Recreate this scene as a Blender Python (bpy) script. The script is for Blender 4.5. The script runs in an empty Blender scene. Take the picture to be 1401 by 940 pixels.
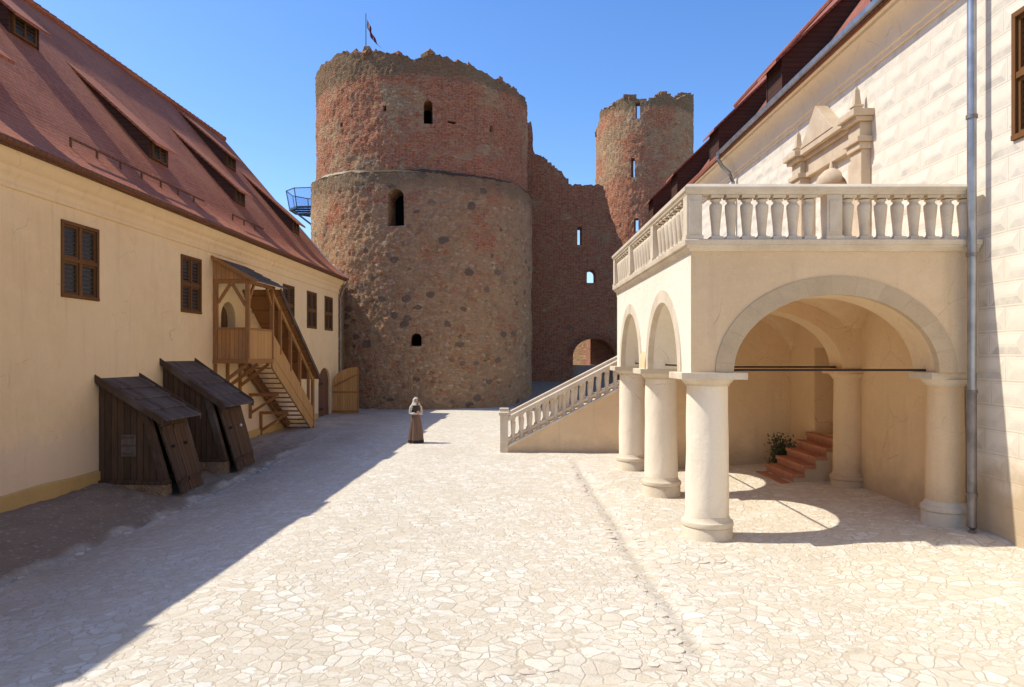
import bpy, bmesh, math, random
from mathutils import Vector, Matrix, noise
random.seed(7)
PI = math.pi; R = math.radians
scene = bpy.context.scene
COL = scene.collection
H = 3.2                                     # eye height
# ------------------------------------------------------------------ nodes
class NT:
    def __init__(s, name, rough=0.9, spec=0.2):
        s.m = bpy.data.materials.new(name); s.m.use_nodes = True
        s.t = s.m.node_tree; s.b = s.t.nodes['Principled BSDF']
        s.b.inputs['Roughness'].default_value = rough
        s.b.inputs['Specular IOR Level'].default_value = spec
    def n(s, typ, **kw):
        x = s.t.nodes.new('ShaderNode'+typ)
        for k, v in kw.items(): setattr(x, k, v)
        return x
    def put(s, sock, v):
        if hasattr(v, 'is_output'): s.t.links.new(v, sock)
        elif isinstance(v, (tuple, list)) and len(v) == 3 and sock.type == 'RGBA': sock.default_value = (*v, 1)
        else: sock.default_value = v
    def math(s, op, a, b=0.0, clamp=False):
        x = s.n('Math', operation=op, use_clamp=clamp); s.put(x.inputs[0], a); s.put(x.inputs[1], b); return x.outputs[0]
    def mix(s, f, a, b, mode='MIX'):
        x = s.n('Mix', data_type='RGBA', blend_type=mode); s.put(x.inputs[0], f); s.put(x.inputs[6], a); s.put(x.inputs[7], b); return x.outputs[2]
    def step(s, x, a, b, lo=0.0, hi=1.0):
        m = s.n('MapRange', interpolation_type='SMOOTHSTEP'); s.put(m.inputs[0], x)
        for i, v in ((1, a), (2, b), (3, lo), (4, hi)): s.put(m.inputs[i], v)
        return m.outputs[0]
    def ramp(s, f, stops, interp='LINEAR'):
        r = s.n('ValToRGB'); r.color_ramp.interpolation = interp; e = r.color_ramp.elements
        while len(e) < len(stops): e.new(0.5)
        for el, (p, c) in zip(e, stops): el.position = p; el.color = (*c, 1)
        s.put(r.inputs[0], f); return r.outputs[0]
    def coord(s, k='Object'): return s.n('TexCoord').outputs[k]
    def world(s): return s.n('NewGeometry').outputs['Position']
    def map(s, v, scale=(1, 1, 1), loc=(0, 0, 0), rot=(0, 0, 0)):
        m = s.n('Mapping'); s.put(m.inputs[0], v); m.inputs[1].default_value = loc; m.inputs[2].default_value = rot; m.inputs[3].default_value = scale; return m.outputs[0]
    def noise(s, v, scale, detail=4, rough=0.55, dist=0.0, out=0):
        x = s.n('TexNoise'); s.put(x.inputs['Vector'], v); x.inputs['Scale'].default_value = scale
        x.inputs['Detail'].default_value = detail; x.inputs['Roughness'].default_value = rough; x.inputs['Distortion'].default_value = dist
        return x.outputs[out]
    def voro(s, v, scale, feature='F1', rnd=1.0):
        x = s.n('TexVoronoi', feature=feature); s.put(x.inputs['Vector'], v); x.inputs['Scale'].default_value = scale; x.inputs['Randomness'].default_value = rnd
        return x
    def warp(s, v, scale, amt):
        nz = s.n('TexNoise'); s.put(nz.inputs['Vector'], v); nz.inputs['Scale'].default_value = scale; nz.inputs['Detail'].default_value = 3
        a = s.n('VectorMath', operation='SUBTRACT'); s.put(a.inputs[0], nz.outputs[1]); a.inputs[1].default_value = (.5, .5, .5)
        b = s.n('VectorMath', operation='SCALE'); s.put(b.inputs[0], a.outputs[0]); b.inputs[3].default_value = amt
        c = s.n('VectorMath', operation='ADD'); s.put(c.inputs[0], v); s.put(c.inputs[1], b.outputs[0]); return c.outputs[0]
    def sep(s, v):
        x = s.n('SeparateXYZ'); s.put(x.inputs[0], v); return x.outputs
    def bump(s, h, strength=0.5, dist=0.02, normal=None):
        b = s.n('Bump'); b.inputs['Strength'].default_value = strength; b.inputs['Distance'].default_value = dist; s.put(b.inputs['Height'], h)
        if normal is not None: s.put(b.inputs['Normal'], normal)
        return b.outputs[0]
    def done(s, col, normal=None, rough=None):
        s.put(s.b.inputs['Base Color'], col)
        if normal is not None: s.put(s.b.inputs['Normal'], normal)
        if rough is not None: s.put(s.b.inputs['Roughness'], rough)
        return s.m
def plaster(name, c, dark, stain=(.3, .22, .14), bs=.35, base_z=None, patch=.5):
    s = NT(name, .92, .15); v = s.coord('Object'); w = s.world()
    big = s.noise(w, .45, 5, .6); mid = s.noise(w, 2.3, 5, .65); fine = s.noise(w, 22, 4, .6)
    col = s.mix(s.step(big, .35, .7, 0, patch), c, dark)
    col = s.mix(s.step(mid, .45, .75, 0, .34), col, tuple(min(1, x*1.12) for x in c))
    streak = s.noise(s.map(w, (2.2, 2.2, .18)), 1.6, 5, .65)
    col = s.mix(s.step(streak, .52, .75, 0, .26), col, tuple(x*.62 for x in c))
    rep_ = s.noise(s.map(w, (.5, .5, .9), (7, 3, 5)), 1.1, 6, .7); col = s.mix(s.step(rep_, .58, .66, 0, .22), col, tuple(min(1, x*1.16) for x in c))
    cr = s.voro(s.warp(w, 1.3, .5), .8, 'DISTANCE_TO_EDGE').outputs[0]
    col = s.mix(s.math('MULTIPLY', s.step(cr, .008, .002), s.step(rep_, .5, .6, 0, .45)), col, tuple(x*.45 for x in c))
    if base_z is not None:
        z = s.sep(w)[2]; zz = s.math('ADD', z, s.math('MULTIPLY', s.math('SUBTRACT', mid, .5), 1.1))
        col = s.mix(s.step(zz, base_z, base_z+.9, .6, 0), col, stain)
    col = s.mix(s.step(fine, .3, .75, 0, .12), col, tuple(x*.7 for x in c))
    h = s.math('ADD', s.math('MULTIPLY', mid, 1.0), s.math('MULTIPLY', fine, .25))
    h = s.math('ADD', h, s.math('MULTIPLY', s.noise(w, 6, 4, .6), .6))
    return s.done(col, s.bump(h, bs, .04))
def stone(name, c, c2, scale=5, bs=.4):
    s = NT(name, .85, .2); w = s.world()
    a = s.noise(w, scale*.35, 5, .65); b = s.noise(w, scale*7, 4, .6)
    col = s.mix(s.step(a, .35, .7), c, c2); col = s.mix(s.step(b, .45, .8, 0, .35), col, tuple(x*.6 for x in c))
    return s.done(col, s.bump(s.math('ADD', s.math('MULTIPLY', a, 1.0), s.math('MULTIPLY', b, .4)), bs, .02))
def wood(name, c, c2, plank=.16, gap=.08, vertical=True, grey=0.0):
    s = NT(name, .8, .2); uv = s.coord('UV')
    u = s.sep(uv)[0 if vertical else 1]
    k = s.math('DIVIDE', u, plank); fr = s.math('FRACT', k); idn = s.math('FLOOR', k)
    wn = s.n('TexWhiteNoise', noise_dimensions='1D'); s.put(wn.inputs['W'], idn)
    sc = (14, .9, 1) if vertical else (.9, 14, 1)
    g = s.noise(s.map(uv, sc), 2.2, 6, .65, .4)
    col = s.mix(wn.outputs[0], c, c2)
    col = s.mix(s.step(g, .35, .75, 0, .55), col, tuple(x*.5 for x in c))
    if grey: col = s.mix(s.step(s.noise(s.world(), 1.4, 4), .4, .7, 0, grey), col, (.19, .17, .15))
    e = s.math('MULTIPLY', s.step(fr, 0, gap), s.step(fr, 1, 1-gap))
    col = s.mix(s.math('SUBTRACT', 1, e, True), col, tuple(x*.22 for x in c))
    h = s.math('ADD', s.math('MULTIPLY', e, .8), s.math('MULTIPLY', g, .25))
    return s.done(col, s.bump(h, .6, .015))
def plain(name, c, rough=.6, metal=0., spec=.4, var=.25, sc=8, bs=.1):
    s = NT(name, rough, spec); s.b.inputs['Metallic'].default_value = metal
    nz = s.noise(s.world(), sc, 4); col = s.mix(s.step(nz, .3, .75, 0, 1), c, tuple(x*(1-var) for x in c))
    return s.done(col, s.bump(nz, bs, .01))
# ---- ruin masonry: rubble, brick patches and field boulders laid in metre UVs
def masonry(name, red=.5, boulder=.3, tone=1.0, redz=None, cap=None, stain=None):
    s = NT(name, .95, .08); uv = s.coord('UV'); z = s.sep(uv)[1]
    T = lambda r, g, b: (r*tone, g*tone, b*tone)
    wv = s.warp(uv, 2.3, .13)
    st = s.map(wv, (1, 1.6, 1))
    vc = s.voro(st, 3.5); ve = s.voro(st, 3.5, 'DISTANCE_TO_EDGE')
    rnd = s.n('SeparateColor'); s.put(rnd.inputs[0], vc.outputs['Color'])
    rub = s.ramp(rnd.outputs[0], [(0, T(.24, .125, .065)), (.2, T(.52, .325, .165)), (.4, T(.40, .175, .085)), (.55, T(.60, .41, .235)), (.72, T(.30, .22, .155)), (.88, T(.46, .165, .08)), (1, T(.62, .49, .34))])
    mort = s.mix(s.noise(uv, 5, 5, .7), T(.58, .39, .22), T(.40, .245, .135))
    em = s.step(ve.outputs[0], .015, .10); rub = s.mix(em, mort, rub)
    rub = s.mix(s.step(s.noise(uv, .8, 6, .75), .38, .62, 0, .82), rub, mort)
    # brick: small elongated cells
    bv_ = s.map(s.warp(uv, 1.5, .05), (1, 2.7, 1)); bk = s.voro(bv_, 4.6, 'F1', .55); be = s.voro(bv_, 4.6, 'DISTANCE_TO_EDGE', .55)
    br = s.n('SeparateColor'); s.put(br.inputs[0], bk.outputs['Color'])
    bcol = s.ramp(br.outputs[0], [(0, T(.32, .085, .045)), (.35, T(.52, .15, .07)), (.6, T(.42, .13, .07)), (.8, T(.58, .21, .10)), (1, T(.46, .26, .16))])
    bcol = s.mix(s.step(be.outputs[0], .02, .09), T(.50, .31, .19), bcol)
    bcol = s.mix(s.step(s.noise(uv, 1.9, 5, .7), .48, .7, 0, .55), bcol, T(.40, .25, .165))
    rn = s.math('ADD', s.noise(uv, .3, 5, .62), s.math('MULTIPLY', s.math('SUBTRACT', s.noise(uv, 1.8, 5, .7), .5), .4))
    if redz: rn = s.math('ADD', rn, s.step(z, redz[0], redz[1], 0, redz[2]))
    rf = s.step(rn, .76-red*.5, .88-red*.5, 0, .92)
    col = s.mix(rf, rub, bcol)
    col = s.mix(s.step(s.noise(uv, .75, 6, .75), .60, .74, 0, .55), col, T(.60, .48, .36))
    col = s.mix(s.step(s.noise(s.map(uv, (1.2, .35, 1)), 1.1, 5, .65), .54, .75, 0, .5), col, T(.17, .12, .085))
    bv = s.map(s.warp(uv, 2.2, .3), (.9, 1.3, 1), (3.3, 1.7, 0))
    b1 = s.voro(bv, 1.35, 'F1', .9); bc = s.n('SeparateColor'); s.put(bc.inputs[0], b1.outputs['Color'])
    keep = s.step(s.math('ADD', bc.outputs[1], s.step(z, 0, 13, 0, .30)), boulder, boulder-.02)
    rad = s.math('ADD', .05, s.math('MULTIPLY', s.math('POWER', bc.outputs[2], 1.6), .40))
    inside = s.step(s.math('ADD', s.math('SUBTRACT', rad, b1.outputs['Distance']), s.math('MULTIPLY', s.math('SUBTRACT', s.noise(uv, 5, 6, .7), .5), .34)), -.02, .08)
    bm_ = s.math('MULTIPLY', keep, inside)
    halo = s.math('MULTIPLY', keep, s.step(s.math('SUBTRACT', s.math('ADD', rad, .07), b1.outputs['Distance']), -.02, .04)); col = s.mix(s.math('MULTIPLY', halo, .5), col, mort)
    bcol2 = s.mix(s.noise(uv, 9, 4), s.mix(bc.outputs[0], (.135, .092, .07), (.33, .20, .135)), (.21, .165, .135))
    col = s.mix(s.math('MULTIPLY', bm_, .84), col, bcol2)
    gr = s.noise(uv, 13, 5, .8)
    col = s.mix(s.step(gr, .5, .72, 0, .5), col, T(.13, .085, .055))
    col = s.mix(s.step(gr, .46, .28, 0, .4), col, T(.66, .52, .37))
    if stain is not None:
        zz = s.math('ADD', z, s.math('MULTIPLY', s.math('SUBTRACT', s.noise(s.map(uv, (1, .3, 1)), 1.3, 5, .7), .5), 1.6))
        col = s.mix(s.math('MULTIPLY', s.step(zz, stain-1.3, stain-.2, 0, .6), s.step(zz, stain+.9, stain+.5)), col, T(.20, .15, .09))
    if cap is not None:
        zz = s.math('ADD', z, s.math('MULTIPLY', s.noise(uv, .9, 5, .7), 1.4))
        col = s.mix(s.step(zz, cap+.2, cap+.7, 0, .72), col, s.mix(s.noise(uv, 4, 5, .7), T(.30, .225, .13), T(.105, .085, .05)))
    h = s.math('MULTIPLY', em, .5)
    h = s.math('ADD', h, s.math('MULTIPLY', bm_, .6))
    h = s.math('ADD', h, s.math('MULTIPLY', s.noise(uv, 6, 6, .78), 1.8))
    return s.done(col, s.bump(h, 1.0, .09))
M = {}
M['cream'] = plaster('cream_plaster', (.87, .64, .355), (.77, .53, .265), (.74, .56, .40), .35, base_z=.9, patch=.5)
M['ochre'] = plaster('ochre_plinth', (.58, .38, .14), (.47, .28, .10), (.3, .2, .1), .5)
M['loggia'] = plaster('loggia_plaster', (.73, .55, .35), (.64, .465, .28), (.42, .33, .24), .7, base_z=-.2, patch=.6)
M['loggia_side'] = plaster('sunlit_side_plaster', (.84, .76, .62), (.77, .68, .53), (.5, .4, .3), .5, base_z=-.2, patch=.5)  # paler copy of the front plaster, sun on this side painted in
M['vault'] = plaster('vault_plaster', (.75, .545, .325), (.66, .45, .25), (.40, .29, .19), .6, base_z=.25, patch=.6)
M['column'] = plaster('column_plaster', (.86, .755, .60), (.78, .66, .50), (.55, .46, .35), .4, base_z=-.1, patch=.5)
M['stone'] = stone('limestone', (.70, .60, .46), (.58, .48, .35))
def voussoir():
    s = NT('voussoir_stone', .88, .15); w = s.world(); u = s.sep(s.coord('UV'))[0]
    fr = s.math('FRACT', u); wn = s.n('TexWhiteNoise', noise_dimensions='1D'); s.put(wn.inputs['W'], s.math('FLOOR', u))
    col = s.mix(wn.outputs[0], (.56, .435, .29), (.50, .385, .25)); a = s.noise(w, 3, 6, .7)
    col = s.mix(s.step(a, .4, .7, 0, .6), col, (.42, .33, .22)); col = s.mix(s.step(s.noise(w, 30, 4), .5, .8, 0, .4), col, (.3, .24, .17))
    j = s.math('MULTIPLY', s.step(fr, 0, .02), s.step(fr, 1, .98)); col = s.mix(s.math('SUBTRACT', 1, j, True), col, (.47, .365, .245))
    return s.done(col, s.bump(s.math('ADD', s.math('MULTIPLY', j, .4), a), .5, .02))
M['stone2'] = voussoir()
M['carved'] = stone('carved_stone', (.62, .50, .36), (.52, .40, .275), 6, .5)
M['cove'] = plaster('cove_plaster', (.82, .69, .52), (.75, .61, .44), bs=.1)
M['wood_dark'] = wood('dark_boards', (.085, .048, .027), (.125, .072, .04), .17)
M['wood_doors'] = wood('brown_boards', (.145, .08, .04), (.11, .06, .03), .22)
M['wood_gold'] = wood('golden_boards', (.62, .345, .125), (.53, .275, .09), .14, .06)
M['wood_beam'] = wood('brown_beams', (.42, .20, .07), (.34, .15, .052), 9., .001)
M['wood_win'] = wood('window_wood', (.19, .085, .028), (.15, .065, .022), 9., .001)
M['shingle'] = wood('shingle_roof', (.085, .060, .048), (.155, .115, .092), .14, .1, True, .5)
M['zinc'] = plain('zinc_sheet', (.45, .46, .48), .38, .8, var=.35, sc=3)
M['zinc_dull'] = plain('weathered_zinc', (.30, .27, .25), .5, .6, var=.4, sc=4)
M['iron'] = plain('black_iron', (.035, .03, .028), .55, .5)
M['steel'] = plain('painted_steel', (.05, .065, .085), .45, .5)
M['dark'] = plain('near_black', (.012, .009, .008), .9, 0, .05)
M['white_paint'] = plain('pale_flashing', (.62, .55, .48), .6, var=.3)
M['knob'] = plain('white_knob', (.8, .77, .7), .4)
def glass_dark():
    s = NT('window_panes', .35, .3); uv = s.coord('UV')
    v = s.math('FRACT', s.math('DIVIDE', s.sep(uv)[1], .11)); st = s.math('MULTIPLY', s.step(v, .1, .25), s.step(v, .95, .8))
    return s.done(s.mix(st, (.016, .012, .010), (.042, .032, .024)), None, s.mix(st, (.25,)*3, (.55,)*3))
M['pane'] = glass_dark()
def clear_glass():
    s = NT('clear_glass', .05, .5)
    tr = s.n('BsdfTransparent'); tr.inputs[0].default_value = (.86, .91, .98, 1)
    mx = s.n('MixShader'); mx.inputs[0].default_value = .10
    s.t.links.new(tr.outputs[0], mx.inputs[1]); s.t.links.new(s.b.outputs[0], mx.inputs[2])
    s.b.inputs['Base Color'].default_value = (.35, .45, .6, 1)
    s.t.links.new(mx.outputs[0], s.t.nodes['Material Output'].inputs[0]); return s.m
M['glass'] = clear_glass()
def tiles(name, c1, c2, c3):
    s = NT(name, .8, .25); uv = s.coord('UV')
    bk = s.n('TexBrick'); s.put(bk.inputs['Vector'], s.warp(uv, 2.5, .02)); bk.inputs['Scale'].default_value = 1
    for k, v in (('Color1', (*c1, 1)), ('Color2', (*c2, 1)), ('Mortar', (*[x*.35 for x in c1], 1)), ('Mortar Size', .012), ('Mortar Smooth', .4), ('Brick Width', .18), ('Row Height', .165)):
        bk.inputs[k].default_value = v
    row = s.math('FRACT', s.math('DIVIDE', s.sep(uv)[1], .165))
    col = s.mix(s.step(s.noise(uv, .35, 5, .6), .35, .7, 0, .7), bk.outputs[0], c3)
    col = s.mix(s.step(row, .0, .3, .55, 0), col, tuple(x*.3 for x in c1))
    col = s.mix(s.step(s.noise(uv, 9, 3), .5, .75, 0, .4), col, tuple(x*.55 for x in c1))
    h = s.math('ADD', s.math('SUBTRACT', 1, row), s.math('MULTIPLY', bk.outputs[1], -.4))
    h = s.math('ADD', h, s.math('MULTIPLY', s.noise(uv, 4, 3), .5))
    return s.done(col, s.bump(h, .45, .03))
M['tile'] = tiles('red_tiles', (.50, .155, .06), (.35, .10, .042), (.52, .19, .085))
M['tile_dark'] = tiles('dark_red_tiles', (.35, .11, .07), (.26, .085, .05), (.36, .14, .09))
M['cheek'] = wood('cheek_boards', (.10, .045, .028), (.075, .033, .02), .15, .08, False)
M['soffit'] = wood('eave_boards', (.21, .10, .055), (.17, .08, .042), .2)
def sgraffito():
    s = NT('sgraffito_plaster', .92, .12); uv = s.coord('UV'); w = s.world()
    W, HH = .80, .40
    x, y, _ = s.sep(uv)
    ry = s.math('DIVIDE', y, HH); row = s.math('FLOOR', ry); fy = s.math('FRACT', ry)
    wr = s.n('TexWhiteNoise', noise_dimensions='1D'); s.put(wr.inputs['W'], row)
    rx = s.math('ADD', s.math('DIVIDE', x, W), s.math('ADD', s.math('MULTIPLY', s.math('MODULO', row, 2), .5), s.math('MULTIPLY', wr.outputs[0], .22)))
    fx = s.math('FRACT', rx); cid = s.math('FLOOR', rx)
    wc = s.n('TexWhiteNoise', noise_dimensions='2D'); cv = s.n('CombineXYZ'); s.put(cv.inputs[0], cid); s.put(cv.inputs[1], row); s.put(wc.inputs['Vector'], cv.outputs[0])
    px = s.math('MULTIPLY', fx, W); py = s.math('MULTIPLY', fy, HH)
    ex = s.math('MINIMUM', px, s.math('SUBTRACT', W, px)); ey = s.math('MINIMUM', py, s.math('SUBTRACT', HH, py))
    edge = s.math('MINIMUM', ex, ey)
    # each block painted as a hipped, faceted stone
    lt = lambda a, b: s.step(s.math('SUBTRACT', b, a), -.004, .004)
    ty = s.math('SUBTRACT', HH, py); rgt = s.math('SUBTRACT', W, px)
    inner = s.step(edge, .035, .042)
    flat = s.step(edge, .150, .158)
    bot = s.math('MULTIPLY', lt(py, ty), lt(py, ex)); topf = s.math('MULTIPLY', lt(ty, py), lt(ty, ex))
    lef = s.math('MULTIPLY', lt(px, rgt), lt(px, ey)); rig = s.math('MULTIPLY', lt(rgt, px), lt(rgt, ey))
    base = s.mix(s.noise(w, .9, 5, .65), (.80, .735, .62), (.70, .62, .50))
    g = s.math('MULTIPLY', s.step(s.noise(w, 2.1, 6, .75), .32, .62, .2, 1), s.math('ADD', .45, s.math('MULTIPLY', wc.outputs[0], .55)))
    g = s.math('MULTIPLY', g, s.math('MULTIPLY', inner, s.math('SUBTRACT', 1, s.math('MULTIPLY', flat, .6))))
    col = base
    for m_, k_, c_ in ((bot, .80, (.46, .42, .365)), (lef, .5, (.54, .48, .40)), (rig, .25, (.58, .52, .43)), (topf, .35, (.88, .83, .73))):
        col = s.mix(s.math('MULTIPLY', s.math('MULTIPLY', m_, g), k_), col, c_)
    joint = s.step(edge, .016, .008)
    wear = s.step(s.noise(w, 3.1, 5, .7), .3, .6, .35, 1)
    col = s.mix(s.math('MULTIPLY', s.math('MULTIPLY', joint, wear), .6), col, (.50, .43, .34))
    rim = s.math('MULTIPLY', s.step(edge, .030, .036), s.step(edge, .048, .042)); col = s.mix(s.math('MULTIPLY', s.math('MULTIPLY', rim, wear), .3), col, (.52, .45, .36))
    col = s.mix(s.step(s.noise(s.map(w, (1.5, 1.5, .2)), 1.3, 5, .7), .55, .75, 0, .3), col, (.60, .51, .39))
    z = s.sep(w)[2]; zz = s.math('ADD', z, s.math('MULTIPLY', s.math('SUBTRACT', s.noise(w, 1.2, 5, .6), .5), 1.6))
    col = s.mix(s.step(zz, .9, 1.7, .85, 0), col, s.mix(s.noise(w, 3, 5), (.56, .42, .25), (.46, .33, .2)))
    hh = s.math('ADD', s.math('MULTIPLY', joint, -.5), s.math('MULTIPLY', s.noise(w, 14, 4), .5))
    return s.done(col, s.bump(hh, .3, .02))
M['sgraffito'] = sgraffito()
def brick_steps():
    s = NT('brick_tread', .85, .2); uv = s.coord('UV')
    bk = s.n('TexBrick'); s.put(bk.inputs['Vector'], uv); bk.inputs['Scale'].default_value = 1
    for k, v in (('Color1', (.50, .20, .11, 1)), ('Color2', (.40, .155, .085, 1)), ('Mortar', (.42, .27, .17, 1)), ('Mortar Size', .007), ('Brick Width', .09), ('Row Height', .24)): bk.inputs[k].default_value = v
    return s.done(s.mix(s.step(s.noise(s.world(), 6, 4), .5, .8, 0, .4), bk.outputs[0], (.5, .27, .16)), s.bump(s.math('MULTIPLY', bk.outputs[1], -1), .5, .01))
M['bricktread'] = brick_steps()
def ground_mat():
    s = NT('flagstone_paving', .9, .15); w = s.world(); p = s.map(w, (1, 1, 0)); grit = s.noise(p, 16, 6, .8)
    at = s.n('Attribute', attribute_name='earth_and_shade').outputs['Fac']
    pw = s.warp(s.warp(p, 1.3, .3), 5, .07)
    a = s.voro(pw, 5.1, 'DISTANCE_TO_EDGE', 1); ac = s.voro(pw, 5.1, 'F1', 1)
    b = s.voro(pw, 8.4, 'DISTANCE_TO_EDGE', 1); bc = s.voro(pw, 8.4, 'F1', 1)
    sel = s.step(s.noise(p, .55, 3, .5), .49, .53)
    e = s.math('ADD', s.math('MULTIPLY', s.math('SUBTRACT', s.noise(p, 8, 5, .7), .5), .16), s.math('ADD', s.math('MULTIPLY', a.outputs[0], s.math('SUBTRACT', 1, sel)), s.math('MULTIPLY', s.math('MULTIPLY', b.outputs[0], 1.0), sel)))
    cc = s.mix(sel, ac.outputs['Color'], bc.outputs['Color']); r = s.n('SeparateColor'); s.put(r.inputs[0], cc)
    st = s.ramp(r.outputs[0], [(0, (.60, .53, .41)), (.25, (.74, .68, .56)), (.5, (.68, .63, .53)), (.75, (.80, .75, .645)), (.9, (.70, .62, .475)), (1, (.75, .73, .67))])
    st = s.mix(s.step(s.noise(p, 7, 5, .65), .4, .75, 0, .35), st, (.54, .45, .34))
    sand = s.mix(s.noise(p, 3, 6, .7), (.68, .60, .465), (.56, .475, .35))
    dust = s.math('ADD', s.math('MULTIPLY', r.outputs[1], .55), s.noise(p, .8, 5, .65))
    inner = s.step(e, .02, .075)
    cover = s.step(dust, .68, 1.05, 0, .8)
    f = s.math('MULTIPLY', inner, s.math('SUBTRACT', 1, cover))
    col = s.mix(f, sand, st)
    groove = s.math('MULTIPLY', s.step(e, .04, .004), s.step(s.noise(p, 1.7, 5, .7), .32, .62))
    col = s.mix(s.math('MULTIPLY', groove, .42), col, (.40, .31, .21))
    fine = s.noise(p, 30, 5, .75); col = s.mix(s.step(fine, .52, .8, 0, .35), col, (.40, .32, .24))
    col = s.mix(s.step(s.noise(p, .28, 5, .6), .5, .72, 0, .35), col, (.60, .51, .385))
    col = s.mix(s.step(grit, .54, .7, 0, .5), col, (.33, .25, .175)); col = s.mix(s.step(grit, .45, .3, 0, .35), col, (.72, .64, .52))
    ear = s.mix(s.noise(p, 2.2, 6, .7), (.19, .14, .095), (.34, .26, .18))
    ear = s.mix(s.step(s.noise(p, 14, 5, .75), .5, .7, 0, .6), ear, (.15, .11, .08))
    ear = s.mix(s.step(s.voro(p, 7).outputs[0], .35, .15, 0, .5), ear, (.42, .36, .29))
    col = s.mix(at, col, ear)
    sh = s.math('MULTIPLY', s.step(e, 0, .07), s.math('ADD', .3, s.math('MULTIPLY', f, .8)))
    h = s.math('ADD', s.math('MULTIPLY', sh, s.math('SUBTRACT', 1, at)), s.math('ADD', s.math('MULTIPLY', fine, .35), s.math('MULTIPLY', grit, .9)))
    h = s.math('ADD', h, s.math('MULTIPLY', s.noise(p, 5, 5, .7), s.math('ADD', .6, at)))
    return s.done(col, s.bump(h, .5, .045))
M['ground'] = ground_mat()
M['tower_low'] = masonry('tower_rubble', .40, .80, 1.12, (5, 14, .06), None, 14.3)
M['tower_up'] = masonry('tower_brick_rubble', .76, .18, 1.06, None, 20.7)
M['curtain'] = masonry('curtain_masonry', .86, .2, .92)
M['ruin'] = masonry('ruin_tower_masonry', .60, .12, 1.05, (20.5, 18.5, .4), 27.0)
M['ruin_far'] = masonry('far_ruin_masonry', .4, .5, 1.1)
M['plinth'] = masonry('rubble_plinth', .2, .5, 1.0)
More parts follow.
